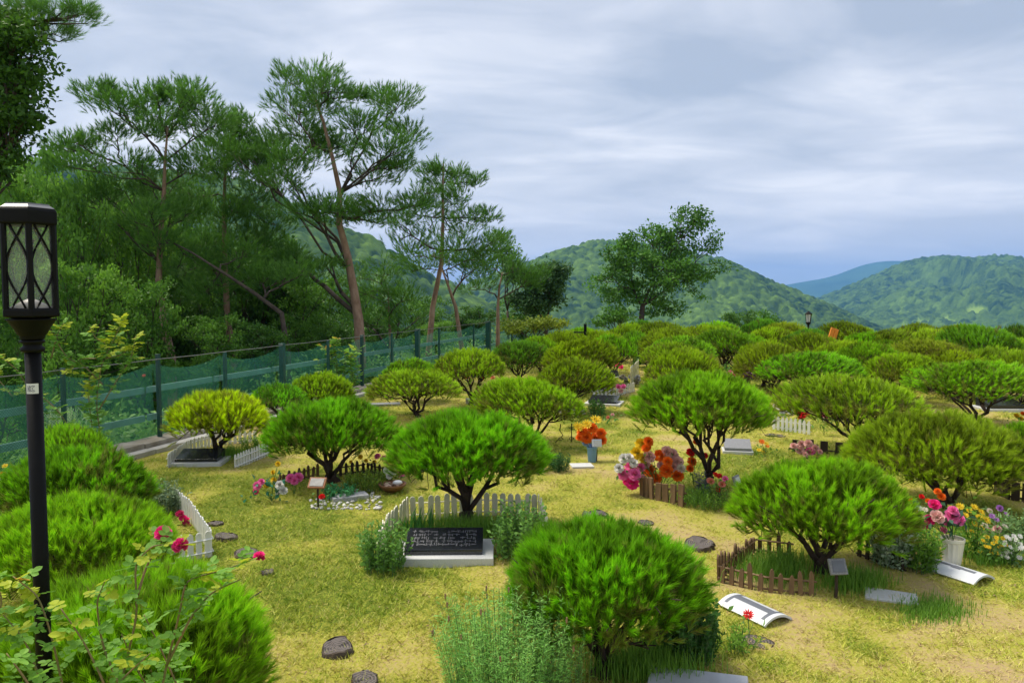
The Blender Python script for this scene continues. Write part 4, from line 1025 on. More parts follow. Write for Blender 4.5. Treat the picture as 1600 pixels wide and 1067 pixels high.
def plate(label, px, py, w, d, rz, slab=(.0, .0, .03), top=None, name='grave_plate', hf=.02, hb=.06, text=True, plate_mat=None, slab_mat=None, seed=1, z=0):
    """slab=(extra w, extra d, height); wedge plate on it"""
    g = G(px, py); rng = random.Random(seed)
    t = thing(name, label, 'grave marker', (g[0], g[1], z), rz)
    hs = slab[2]
    mb = MB(); mb.box(-w / 2 - slab[0], w / 2 + slab[0], -d / 2 - slab[1], d / 2 + slab[1], -.03, hs); bevel(mb.link('base_slab', slab_mat or m_marble, t), .005)
    if plate_mat is not None:
        mb = MB(); y0, y1 = -d / 2, d / 2
        mb.add([(-w / 2, y0, hs + .001), (w / 2, y0, hs + .001), (w / 2, y1, hs + .001), (-w / 2, y1, hs + .001), (-w / 2, y0, hs + hf), (w / 2, y0, hs + hf), (w / 2, y1, hs + hb), (-w / 2, y1, hs + hb)],
               [(0, 3, 2, 1), (4, 5, 6, 7), (0, 1, 5, 4), (1, 2, 6, 5), (2, 3, 7, 6), (3, 0, 4, 7)])
        pl = bevel(mb.link('plate', plate_mat, t), .003)
        if text:
            mb = MB(); zf = lambda y: hs + hf + (hb - hf) * (y - y0) / d + .0015
            glyphs(mb, -w * .42, w * .42, -d * .36, d * .38, zf, 5, 15, rng, s=min(w / 17, d / 7)); mb.link('inscription', M('engraved_grey', (.13, .13, .14), .6, .05, 30), pl)
    return t
plate('black granite plate with blurred inscription on a pale slab, below the forked pine', 695, 868, .50, .26, .02, (.07, .07, .05), plate_mat=m_blackgranite, hf=.035, hb=.10, seed=3)
plate('dark tilted plate between the white pickets under the lime pine', 313, 722, .42, .26, .06, (.05, .05, .03), plate_mat=m_blackgranite, hf=.03, hb=.09, seed=4, text=False)
plate('small dark plate on a white slab beside the aisle', 944, 632, .44, .34, -.3, (.06, .06, .04), plate_mat=m_blackgranite, hf=.03, hb=.09, seed=5, text=False)
plate('grey rough stone block at the foot of the pine with red flowers', 745, 632, .30, .26, .3, (0, 0, .09), slab_mat=m_greygran)
plate('grey tilted slab leaning behind the many branched pine', 1152, 706, .28, .2, -.2, (.02, .02, .03), plate_mat=m_greygran, hf=.03, hb=.1, seed=6, text=False)
plate('flat pale stone right of the blue vase', 909, 729, .22, .17, .1, (0, 0, .02), slab_mat=m_marble)
plate('grey speckled flat slab in the grass before the bushy pine', 1392, 934, .27, .17, -.42, (0, 0, .018), slab_mat=m_marble)
plate('polished grey slab cut off by the bottom edge', 1090, 1090, .42, .30, -.25, (0, 0, .05), slab_mat=M('polished_grey_stone', (.46, .47, .50), .25, .2, 3), seed=8)
plate('white topped black plate on its base at the far right', 1563, 640, .52, .38, .0, (.08, .05, .04), plate_mat=m_blackgranite, hf=.05, hb=.13, seed=9, text=False)
plate('grey plate resting on the dark iron stand behind the box tuft', 893, 668, .30, .24, .2, (0, 0, .02), slab_mat=m_greygran, z=.22)
plate('black plate under the pink flowers in the far plot', 950, 590, .42, .2, 0, (.06, .04, .03), plate_mat=m_blackgranite, hf=.04, hb=.12, text=False)
plate('narrow grey slab at the kerb below the flat lime pine', 600, 634, .5, .2, .2, (0, 0, .04), slab_mat=m_greygran)
plate('small pale slab beside the stake plaque behind the bushy pine', 1170, 783, .22, .12, 0, (0, 0, .02), slab_mat=m_marble)
# iron stand under the grey plate
g = G(893, 690); t = thing('iron_stand', 'curly dark iron stand holding a grey plate', 'stand', (g[0], g[1], 0), .2)
for sx in (-.13, 0, .13):
    mb = MB(); mb.tube([(sx, 0, .215), (sx * 1.1, 0, .14), (sx * .8, 0, .08), (sx * 1.5, 0, .0)], .006, 6); mb.link('leg', m_black, t)
    mb = MB(); mb.tube([(sx + .03 * math.cos(a_ * .7), 0, .03 + .02 * math.sin(a_ * .7) + .002 * a_) for a_ in range(9)], .004, 5); mb.link('scroll', m_black, t)
# arched white plates
def arch_plate(label, pa, pb, wd, seed, bar):
    A, B = G(*pa), G(*pb); c = (A + B) / 2; d = B - A; ln_ = d.length; rz = math.atan2(d.y, d.x)
    t = thing('arched_plate', label, 'grave marker', (c.x, c.y, 0), rz, 'arched white plates'); n = 14
    def surf(x, v, o): a_ = math.radians(-38 + 76 * v); R = wd / 2 / math.sin(math.radians(38)); return (x, (R + o) * math.sin(a_), (R + o) * math.cos(a_) - R * math.cos(math.radians(38)) + .006)
    mb = MB(); vs = []
    for o in (0, .012):
        for x in (-ln_ / 2, ln_ / 2):
            vs += [surf(x, j / n, o) for j in range(n + 1)]
    k = n + 1; fs = []
    for j in range(n):
        fs += [(j, j + 1, k + j + 1, k + j), (2 * k + j, 3 * k + j, 3 * k + j + 1, 2 * k + j + 1), (j, 2 * k + j, 2 * k + j + 1, j + 1), (k + j, k + j + 1, 3 * k + j + 1, 3 * k + j)]
    fs += [(0, k, 3 * k, 2 * k), (n, 2 * k + n, 3 * k + n, k + n)]
    mb.add(vs, fs); mb.link('arch', m_whitestone, t, False)
    mb = MB()
    def strip(x0, x1, v0, v1, m=6):
        q = [surf(x0, v0 + (v1 - v0) * j / m, .0135) for j in range(m + 1)] + [surf(x1, v0 + (v1 - v0) * j / m, .0135) for j in range(m + 1)]
        mb.add(q, [(j, m + 1 + j, m + 2 + j, j + 1) for j in range(m)])
    for s_ in bar: strip(*[s_[0] * ln_, s_[1] * ln_, s_[2], s_[3]])
    mb.link('emblem', m_greyprint, t)
arch_plate('arched white plate with a grey bar, behind the red zinnia', (1142, 941), (1216, 976), .19, 1, [(-.36, .36, .40, .62), (-.42, -.36, .14, .86), (.36, .42, .14, .86)])
arch_plate('arched white plate with a long grey bar before the white flower vase', (1452, 884), (1538, 912), .20, 2, [(-.36, .36, .40, .52), (-.05, .12, .36, .56)])

# plaques on stakes
def plaque(label, top, foot, w, h, frame, face, tilt=.7, rz=0, text=True):
    g = G(*foot); z = At(*top, g[1])[2]
    t = thing('stake_plaque', label, 'plaque', (g[0], g[1], 0), rz)
    mb = MB(); mb.tube([(0, 0, -.02), (0, .0, z)], .009, 6); mb.link('stake', m_dkwood, t)
    mb = MB(); mb.box(-w / 2, w / 2, -.01, .01, -h / 2, h / 2); o = bevel(mb.link('board', frame, t), .005); o.location = (0, -.01, z); o.rotation_euler = (-tilt, 0, 0)
    mb = MB(); mb.box(-w / 2 + .015, w / 2 - .015, -.014, -.0105, -h / 2 + .014, h / 2 - .014); f_ = mb.link('face', face, o)
    return t
plaque('tilted wooden plaque with a pale face before the leaning pine', (497, 754), (497, 792), .14, .10, M('orange_wood', (.30, .12, .05), .6, .3, 10), M('aged_label', (.34, .32, .30), .6, .2, 30), .8, -.1)
plaque('grey oval plaque on a stake before the bushy pine', (1306, 884), (1306, 936), .10, .09, m_greygran, m_greyprint, .5, .1)
plaque('slanted grey plaque on a black stake beside the pink roses', (1140, 752), (1149, 786), .11, .10, m_greygran, m_whitestone, .3, .9)
plaque('round pale plaque in front of the orange bouquet', (937, 692), (932, 722), .10, .08, m_whitestone, m_marble, .3, .1)

# ------------------------------------------------------------------ stumps and pebbles
def stump(label, px, py, wpx, h, seed, lean=.1):
    rng = np.random.RandomState(seed); g = G(px, py); R = wpx / 2 / F * g[1]
    t = thing('tree_stump', label, 'stump', (g[0], g[1], 0), rng.uniform(0, 6), 'sawn log discs set in the lawn'); n = 22
    rf = 1 + .16 * np.sin(np.arange(n) * 2 * math.pi / n * 2 + rng.uniform(0, 6)) + rng.uniform(-.09, .09, n)
    ring = lambda r, z: [(R * r * rf[i] * math.cos(2 * math.pi * i / n), R * r * rf[i] * math.sin(2 * math.pi * i / n), z + rng.uniform(-.005, .005) + (z > .004) * R * (.12 if seed in (2, 3) else .03) * math.sin(i * .7 + seed)) for i in range(n)]
    mb = MB(); rings = [ring(1.12, -.02), ring(1.05, h * .5), ring(1.0, h), ring(.93, h + .002)]
    vs = sum(rings, []); mb.add(vs, [(j * n + i, j * n + (i + 1) % n, (j + 1) * n + (i + 1) % n, (j + 1) * n + i) for j in range(3) for i in range(n)]); mb.link('bark', m_darkbark, t)
    mb = MB(); q = ring(.93, h + .001) + ring(.55, h - .003) + [(0, 0, h - .004)]
    mb.add(q, [(i, (i + 1) % n, n + (i + 1) % n, n + i) for i in range(n)] + [(n + i, n + (i + 1) % n, 2 * n) for i in range(n)])
    m = MATS.get('sawn_face')
    if not m:
        m, tt, b = mat_base('sawn_face'); tcn = N(tt, 'ShaderNodeTexCoord'); wv = N(tt, 'ShaderNodeTexWave', wave_type='RINGS', rings_direction='Z'); wv.inputs['Scale'].default_value = 22; wv.inputs['Distortion'].default_value = 3; wv.inputs['Detail'].default_value = 3
        tt.links.new(tcn.outputs['Object'], wv.inputs[0]); rp = N(tt, 'ShaderNodeValToRGB'); rp.color_ramp.elements[0].color = (.05, .045, .042, 1); rp.color_ramp.elements[1].color = (.16, .13, .12, 1)
        tt.links.new(wv.outputs['Fac'], rp.inputs[0]); tt.links.new(rp.outputs[0], b.inputs['Base Color']); b.inputs['Roughness'].default_value = .9
    mb.link('cut_face', m, t)
stump('round log disc left of the brown picket corner', 1092, 852, 54, .02, 1)
stump('raised broken stump above the foreground pine', 930, 808, 36, .03, 2)
stump('gnarled stump lying in the grass left of the herb bush', 527, 1016, 56, .022, 3)
stump('dark log disc cut by the bottom edge', 569, 1066, 48, .02, 4)
stump('small dark stump right of the white picket corner', 353, 842, 34, .025, 5)
stump('tan log disc near the pink rose bud', 386, 866, 42, .015, 6)
stump('little dark disc under the pink rose bud', 418, 897, 22, .02, 7)
stump('small disc beside the back of the white picket corner', 336, 821, 24, .02, 8)
stump('flat log disc half buried behind the white pickets of the granite plate', 650, 733, 50, .02, 9)
stump('rough dark disc right of the red zinnia', 1185, 1004, 46, .008, 10)
stump('small tan disc above the foreground pine right of the raised stump', 1010, 818, 26, .01, 11)
stump('thin log disc in the grass above the lime pine tops at mid right', 1212, 682, 26, .015, 12)
def pebbles():
    rng = np.random.RandomState(12); g = G(560, 786)
    t = thing('pebble_bed', 'white pebbles spread round the grey plaque', 'pebbles', (g[0], g[1], 0))
    ms = []
    for k in range(4):
        mb = MB(); mb.blob((0, 0, 0), (1, .8, .6), rng, 7, 5, .12); ms.append(mb.mesh('pebble', M('white_pebble', (.62, .60, .57), .6, .2, 9) if k % 2 else M('grey_pebble', (.38, .37, .37), .6, .25, 9), True))
    for i in range(190):
        px, py = rng.uniform(484, 596), rng.uniform(764, 797)
        if px < 520 and py < 780: continue
        if 520 < px < 570 and 768 < py < 785: continue
        q = G(px, py) - g; s_ = rng.uniform(.010, .021)
        link('pebble', ms[i % 4], t, loc=(q[0], q[1], s_ * .4), rot=(0, 0, rng.uniform(0, 6)), scale=(s_, s_, s_))
pebbles()
plate('grey speckled plaque lying among the white pebbles', 546, 780, .30, .14, .45, (0, 0, .04), slab_mat=M('light_speckled_granite', (.36, .36, .37), .6, .4, 90))

# ------------------------------------------------------------------ flowers
PET = {}
def petalmat(c):
    k = 'petal_%d_%d_%d' % tuple(int(x * 100) for x in c)
    return leafmat(k, tuple(x * .85 for x in c), tuple(min(1, x * 1.15 + .01) for x in c), .25)
def blossom(kind, c):
    key = (kind, c)
    if key in PET: return PET[key]
    rng = np.random.RandomState(abs(hash(kind)) % 1000 if False else {'pom': 1, 'rose': 2, 'daisy': 3, 'ruffle': 4}[kind])
    rings = {'pom': [(9, 80, 1.0), (10, 55, 1.0), (9, 30, .98), (8, 5, .95), (8, -20, .85), (6, 74, .8)], 'rose': [(6, 15, 1.0), (5, 40, .92), (5, 62, .8), (4, 80, .6)],
             'daisy': [(13, 12, 1.0), (9, 35, .5), (6, 60, .3)], 'ruffle': [(8, 0, 1.0), (8, 25, .95), (8, 45, .9), (7, 65, .8), (5, 82, .7)]}[kind]
    V, Fa, T = [], [], []
    for ri, (n, el, ln_) in enumerate(rings):
        for i in range(n):
            a_ = 2 * math.pi * (i + .5 * (ri % 2)) / n + rng.uniform(-.12, .12); e_ = math.radians(el + rng.uniform(-7, 7))
            d = np.array((math.cos(a_) * math.cos(e_), math.sin(a_) * math.cos(e_), math.sin(e_))); s_ = np.array((-math.sin(a_), math.cos(a_), 0)); nn_ = np.cross(d, s_)
            w = {'pom': .34, 'rose': .62, 'daisy': .17, 'ruffle': .46}[kind]
            c0 = .12; cup = {'pom': -.12, 'rose': .22, 'daisy': .02, 'ruffle': .10}[kind]; rf = rng.uniform(-.08, .08, 3) if kind == 'ruffle' else (0, 0, 0)
            m = len(V)
            V += [d * c0, d * ln_ * .55 + s_ * w * .85 - nn_ * (cup + rf[0]), d * ln_ * .92 + s_ * w * .55 - nn_ * (cup * .6 + rf[1]), d * ln_, d * ln_ * .92 - s_ * w * .55 - nn_ * (cup * .6 - rf[1]), d * ln_ * .55 - s_ * w * .85 - nn_ * (cup + rf[2])]
            V[m + 3] = V[m + 3] + nn_ * .06
            Fa += [(m, m + 1, m + 2), (m, m + 2, m + 3), (m, m + 3, m + 4), (m, m + 4, m + 5)]; tt = rng.uniform(.2, .9); T += [tt] * 4
    me_ = rawmesh('blossom', np.array(V), np.array(Fa), petalmat(c), T); PET[key] = me_
    return me_
WHT, CRM, PNK, MAG, RED, ORG, YEL, PPK, PUR, DPK, PCH = (.80, .78, .74), (.74, .66, .54), (.96, .20, .48), (.96, .04, .28), (.80, .02, .02), (1.0, .20, .01), (.82, .58, .02), (.82, .50, .46), (.42, .18, .50), (.62, .04, .16), (.85, .32, .22)
def bouquet(label, foot, fl, leafm=None, name='flower_bouquet', cat_='flowers', nleaf=40, lsize=.05, stem=True, depth=.05, seed=1, z0=0, spread=.05, leafz=.5, Yoff=0, label_group=None, face=True):
    """fl: (px, py, radius px, colour, kind)"""
    rng = np.random.RandomState(seed); g = G(*foot); Y = g[1]
    t = thing(name, label, cat_, (g[0], g[1], z0), 0, label_group); C = []
    for (px, py, r, c, kind) in fl:
        p = npt(At(px, py, Y + Yoff + rng.uniform(-depth, depth))) - npt((g[0], g[1], z0)); C.append(p)
        o = link('blossom', blossom(kind, c), t, loc=tuple(p))
        d = Vector((rng.uniform(-.4, .4), -.75 + rng.uniform(-.3, .3), .75)); o.rotation_euler = d.to_track_quat('Z', 'Y').to_euler()
        s_ = r / F * Y * rng.uniform(.88, 1.06); o.scale = (s_, s_, s_)
    C = np.array(C)
    if stem:
        mb = MB()
        for p in C: mb.tube([(rng.uniform(-.01, .01), rng.uniform(-.01, .01), 0.0), p * (.45, .45, .6), p], .0022, 4)
        mb.link('stems', M('stem_green', (.07, .16, .03), .6, .2, 9), t)
    if nleaf:
        i = rng.randint(len(C), size=nleaf); P = C[i] * (1, 1, 1) - np.stack([np.zeros(nleaf), np.zeros(nleaf), rng.uniform(0, 1, nleaf) * np.maximum(C[i, 2] * leafz, .01)], 1) + rng.normal(size=(nleaf, 3)) * spread * (1, 1, .5)
        P[:, 2] = np.maximum(P[:, 2], .01)
        V, Fa, ti = leaves(P, lsize, rng, rng.uniform(.2, .8, nleaf), up=.5, aspect=.5)
        link('foliage', rawmesh('foliage', V, Fa, leafm or m_leafC, ti), t)
    return t
def vase(label, px, foot, top, wt, wb, mat, ribs=0, name='vase'):
    g = G(px, foot); z = At(px, top, g[1])[2]; k = g[1] / F
    t = thing(name, label, 'vase', (g[0], g[1], 0), 0); rt_, rb_ = wt * k / 2, wb * k / 2
    mb = MB(); mb.lathe([(rb_ * .96, 0), (rb_, .006), (rt_ * .96, z * .86)], 28, rib=.07 if ribs else 0, ribn=ribs); mb.link('body', mat, t)
    mb = MB(); mb.lathe([(rt_ * 1.0, z * .865), (rt_ * 1.08, z * .90), (rt_ * 1.08, z), (rt_ * .95, z)], 28, cap=False); mb.link('rim', mat, t)
    return t
vase('ribbed cream plastic vase holding pink peonies at the right', 1487, 882, 840, 33, 24, M('cream_plastic', (.72, .68, .56), .4, .05, 5), 1)
vase('pale blue vase under the orange bouquet', 925, 722, 698, 16, 13, M('pale_blue_glaze', (.16, .30, .42), .4, .15, 9))
P_, R_, D_, U_ = 'pom', 'rose', 'daisy', 'ruffle'
bouquet('large mixed bouquet of orange, pink, yellow and white pompons in the plank box', (1030, 772),
    [(975, 717, 10, WHT, P_), (967, 732, 9, WHT, P_), (983, 716, 9, WHT, P_), (990, 724, 8, WHT, P_), (985, 732, 13, PNK, P_), (974, 742, 12, PNK, P_), (991, 742, 13, PNK, P_), (988, 756, 13, MAG, P_), (1001, 731, 9, PNK, P_), (980, 752, 9, MAG, P_),
     (1001, 695, 12, YEL, P_), (995, 709, 12, YEL, P_), (1005, 718, 9, YEL, P_), (1013, 690, 10, ORG, U_), (1010, 700, 8, ORG, U_), (1030, 713, 13, ORG, P_), (1043, 721, 10, ORG, U_), (1015, 736, 13, ORG, P_), (1041, 737, 13, ORG, P_), (1060, 744, 12, ORG, P_), (1026, 748, 10, ORG, U_),
     (1014, 714, 11, PPK, U_), (1050, 710, 12, PPK, U_), (1058, 722, 12, PPK, U_), (1003, 749, 9, PPK, U_), (1008, 726, 9, PPK, U_), (1042, 706, 10, PPK, U_), (1052, 730, 9, PPK, U_), (1064, 732, 8, CRM, U_), (1033, 727, 8, PPK, U_)], nleaf=110, lsize=.045, seed=2, spread=.04, depth=.08)
bouquet('red silk flowers glowing between the trunks of the many branched pine', (1084, 758), [(1079, 707, 8, RED, U_), (1081, 721, 9, ORG, U_), (1088, 690, 6, ORG, U_), (1101, 712, 6, RED, U_), (1078, 732, 7, ORG, U_)], nleaf=20, lsize=.04, seed=3)
bouquet('small bunch of coral roses right of the dark lavender tuft', (1122, 788), [(1110, 752, 7, PCH, R_), (1124, 744, 6, RED, R_), (1128, 757, 7, PCH, R_), (1122, 765, 5, RED, R_), (1133, 748, 5, PNK, R_), (1118, 742, 5, RED, R_)], nleaf=60, lsize=.035, seed=4, spread=.035)
bouquet('orange and yellow bouquet standing in the pale blue vase', (925, 720), [(903, 667, 9, YEL, D_), (931, 656, 10, YEL, D_), (917, 663, 9, YEL, D_), (910, 674, 11, ORG, U_), (925, 669, 10, ORG, U_), (939, 677, 10, ORG, U_), (917, 684, 10, ORG, U_), (930, 684, 10, ORG, U_), (941, 688, 8, ORG, U_), (905, 684, 6, ORG, U_), (914, 694, 6, (.20, .38, .70), D_), (924, 696, 6, (.25, .42, .75), D_)], nleaf=16, lsize=.03, seed=5, spread=.03, z0=.10)
bouquet('pink peony bouquet with magenta ruffles in the cream vase', (1487, 880),
    [(1460, 789, 12, MAG, R_), (1464, 808, 13, PPK, R_), (1488, 806, 13, PNK, U_), (1497, 812, 11, PNK, U_), (1478, 815, 9, PNK, U_), (1489, 798, 9, PNK, U_), (1441, 818, 10, DPK, U_), (1452, 812, 9, MAG, U_), (1440, 806, 6, PPK, D_), (1436, 794, 6, WHT, D_), (1474, 828, 6, PNK, U_), (1445, 796, 6, CRM, D_)], nleaf=70, lsize=.06, seed=6, leafm=leafmat('teal_leaves', (.03, .09, .06), (.08, .20, .11), .3), leafz=.15, spread=.05, z0=.08)
bouquet('spray of orange roses left of the pink peonies', (1430, 862), [(1427, 800, 9, ORG, R_), (1424, 783, 6, ORG, R_), (1471, 776, 7, ORG, U_), (1465, 768, 6, ORG, U_), (1450, 783, 6, ORG, R_), (1406, 803, 5, ORG, R_), (1433, 814, 7, ORG, R_), (1410, 812, 4, PCH, R_), (1436, 822, 6, ORG, R_), (1405, 818, 4, ORG, R_), (1440, 776, 5, RED, R_), (1444, 832, 5, ORG, U_)], nleaf=120, lsize=.05, seed=7, spread=.05, leafz=.9)
bouquet('yellow green daisies on a leafy clump right of the cream vase', (1525, 868), [(1485, 793, 7, YEL, D_), (1500, 791, 7, YEL, D_), (1514, 797, 6, YEL, D_), (1522, 792, 7, YEL, D_), (1533, 800, 7, YEL, D_), (1541, 812, 8, YEL, D_), (1530, 808, 6, YEL, D_), (1522, 818, 6, YEL, D_), (1533, 824, 6, YEL, D_), (1508, 805, 6, YEL, D_), (1518, 830, 5, YEL, D_)], nleaf=420, lsize=.04, seed=8, spread=.06, leafz=1.0, leafm=m_leafA)
rngf = random.Random(3)
bouquet('low yellow chrysanthemums at the foot of the daisy clump', (1545, 880), [(rngf.uniform(1530, 1572), rngf.uniform(838, 866), 4, YEL, D_) for _ in range(26)], nleaf=160, lsize=.03, seed=9, spread=.03, leafz=.7, name='chrysanthemum_plant', cat_='plant')
bouquet('low white chrysanthemums beside the yellow ones', (1580, 882), [(rngf.uniform(1562, 1598), rngf.uniform(836, 872), 4.5, WHT, D_) for _ in range(30)], nleaf=160, lsize=.03, seed=10, spread=.03, leafz=.7, leafm=m_herb, name='chrysanthemum_plant', cat_='plant')
bouquet('purple and pale dried flowers behind the white chrysanthemums', (1560, 858), [(1550, 806, 5, PUR, D_), (1562, 794, 6, PUR, U_), (1572, 803, 5, PUR, D_), (1546, 798, 5, CRM, U_), (1557, 812, 5, PUR, D_), (1545, 830, 7, PPK, U_), (1558, 826, 7, PPK, U_), (1538, 822, 6, CRM, U_), (1570, 822, 5, CRM, D_)], nleaf=200, lsize=.04, seed=11, spread=.05, leafz=1, leafm=m_herb)
bouquet('pink, yellow and white silk flowers left of the leaning pine', (425, 782), [(402, 759, 8, PNK, P_), (408, 753, 7, PNK, P_), (400, 768, 6, MAG, P_), (416, 757, 7, YEL, P_), (428, 750, 6, YEL, P_), (427, 738, 5, YEL, P_), (437, 758, 8, WHT, P_), (443, 767, 8, WHT, P_), (434, 725, 5, YEL, P_), (434, 770, 5, WHT, P_)], nleaf=50, lsize=.06, seed=12, leafm=leafmat('blue_green_leaves', (.02, .12, .08), (.06, .28, .16), .3), leafz=.7)
bouquet('pair of pink silk blooms at the dark pickets left of the leaning pine', (460, 772), [(454, 747, 8, PNK, U_), (466, 746, 9, PNK, U_), (460, 751, 8, PNK, U_)], nleaf=14, lsize=.04, seed=13)
bouquet('yellow and pink flowers along the back of the dark pickets', (578, 736), [(548, 722, 4, YEL, P_), (563, 714, 5, YEL, P_), (590, 713, 6, PNK, U_), (600, 716, 6, PNK, U_), (572, 720, 4, YEL, P_), (612, 726, 5, YEL, P_), (585, 722, 4, YEL, P_)], nleaf=30, lsize=.04, seed=14)
bouquet('white and pink hydrangea heads planted in the brown bowl', (613, 762), [(605, 736, 8, WHT, P_), (614, 738, 8, WHT, P_), (609, 744, 7, WHT, P_), (622, 733, 7, PNK, P_), (630, 739, 7, PNK, P_), (625, 742, 6, PPK, P_)], nleaf=20, lsize=.035, seed=15, z0=.055)
bouquet('red rose beside the wooden plaque', (508, 795), [(503, 776, 6, RED, R_)], nleaf=6, lsize=.03, seed=16)
bouquet('orange and yellow small flowers in the grass behind the bushy pine', (1195, 712), [(1190, 690, 6, ORG, D_), (1197, 693, 5, YEL, D_), (1186, 703, 5, YEL, D_), (1193, 707, 5, YEL, D_), (1199, 697, 4, ORG, D_)], nleaf=50, lsize=.035, seed=17, leafz=1)
bouquet('pale pink carnations before the dark block fence', (1262, 716), [(1240, 697, 7, PPK, U_), (1252, 694, 7, PPK, U_), (1263, 693, 7, PPK, U_), (1274, 700, 7, PPK, U_), (1250, 704, 8, PPK, U_), (1266, 706, 8, PNK, R_), (1281, 706, 5, PPK, U_), (1258, 710, 6, PPK, R_)], nleaf=30, lsize=.04, seed=18)
bouquet('white blooms above the white pickets at mid right', (1225, 668), [(1218, 637, 6, WHT, U_), (1228, 641, 6, WHT, U_), (1236, 645, 6, WHT, U_), (1212, 634, 5, CRM, U_), (1222, 647, 5, WHT, U_)], nleaf=30, lsize=.05, seed=19)
bouquet('dark red blooms above the white pickets at mid right', (1252, 668), [(1246, 645, 6, RED, U_), (1254, 649, 6, RED, U_), (1261, 647, 5, RED, U_), (1250, 653, 5, RED, U_)], nleaf=20, lsize=.05, seed=20)
bouquet('crimson and white blooms under the wide flat pine', (1287, 680), [(1284, 648, 5, DPK, U_), (1291, 650, 5, DPK, U_), (1288, 655, 4, WHT, U_), (1305, 652, 4, PNK, U_)], nleaf=40, lsize=.05, seed=21)
bouquet('pink pompons on the right of the aisle below the plank fence', (1148, 606), [(1141, 584, 6, PNK, P_), (1148, 583, 6, PNK, P_), (1153, 588, 5, PPK, P_)], nleaf=12, lsize=.05, seed=22)
bouquet('violet and cream flowers right of the pink pompons', (1170, 606), [(1164, 585, 5, PUR, U_), (1170, 584, 5, PUR, U_), (1176, 588, 5, PUR, U_), (1160, 588, 4, YEL, D_)], nleaf=12, lsize=.05, seed=23)
bouquet('magenta pompon in the tall far plot of the aisle', (966, 594), [(964, 571, 5, MAG, P_), (970, 574, 5, MAG, P_)], nleaf=8, lsize=.05, seed=24)
bouquet('pink ruffled flowers in a dark pot beside the aisle', (970, 622), [(966, 604, 5, PNK, U_), (974, 604, 5, PNK, U_), (970, 611, 5, PPK, U_)], nleaf=8, lsize=.05, seed=25)
bouquet('drift of white flowers in the pale plot left of the aisle', (945, 618), [(rngf.uniform(926, 962), rngf.uniform(594, 610), 3.5, WHT, D_) for _ in range(20)], nleaf=60, lsize=.05, seed=26, leafm=m_herb)
bouquet('white and cream blooms round the tall far plot', (985, 600), [(rngf.uniform(965, 1002), rngf.uniform(586, 602), 4, (WHT, CRM)[k % 2], U_) for k in range(14)], nleaf=30, lsize=.05, seed=27, leafm=m_herb)
bouquet('red tulips between the limbs of the lime pine at mid left', (740, 622), [(729, 588, 5, RED, R_), (735, 590, 4, PNK, R_), (753, 592, 3.5, ORG, R_), (770, 591, 4, PCH, R_)], nleaf=10, lsize=.05, seed=28)
bouquet('orange lilies at the foot of the green pine right of centre', (1360, 604), [(1356, 588, 5, ORG, U_), (1364, 585, 5, ORG, U_), (1361, 591, 4, ORG, U_)], nleaf=8, lsize=.05, seed=29)
bouquet('orange lilies under the flat pine at right', (1408, 614), [(1402, 588, 4, ORG, U_), (1407, 594, 5, ORG, U_), (1411, 600, 4, ORG, U_)], nleaf=8, lsize=.05, seed=30)
bouquet('yellow flowers beside the pale block at the right edge', (1594, 668), [(1588, 650, 5, YEL, U_), (1595, 654, 5, YEL, U_), (1598, 646, 4, ORG, U_)], nleaf=14, lsize=.05, seed=31)
bouquet('single red zinnia in front of the arched white plate', (1170, 1000), [(1169, 960, 9, RED, D_)], nleaf=8, lsize=.05, seed=32, leafz=.8)
bouquet('small pink hearts and shells among leaves right of the aisle', (955, 662), [(957, 648, 3.5, PPK, R_), (950, 652, 3, PCH, R_)], nleaf=40, lsize=.05, seed=33)
bouquet('red flowers at the left edge behind the flat pine', (6, 790), [(4, 742, 6, RED, U_), (10, 752, 6, RED, U_), (2, 762, 6, RED, U_), (8, 728, 5, YEL, D_), (10, 770, 5, DPK, U_)], nleaf=30, lsize=.05, seed=34)
# brown bowl
g = G(613, 768); k = g[1] / F; t = thing('flower_bowl', 'shallow brown bowl with pebbles and a white stone', 'bowl', (g[0], g[1], 0))
mb = MB(); mb.lathe([(.045, 0), (.08, .02), (.115, .055), (.122, .075), (.105, .070), (.09, .05)], 24); mb.link('bowl', m_terra, t, True)
rng = np.random.RandomState(5); mb = MB(); mb.blob((.05, -.02, .085), (.045, .03, .022), rng, 10, 7, .05); mb.link('white_stone', m_whitestone, t, True)
mb = MB()
for _ in range(16): mb.blob((rng.uniform(-.07, .07), rng.uniform(-.07, .06), .062), rng.uniform(.010, .017), rng)
mb.link('pebbles', M('tan_pebble', (.42, .30, .22), .7, .3, 20), t)

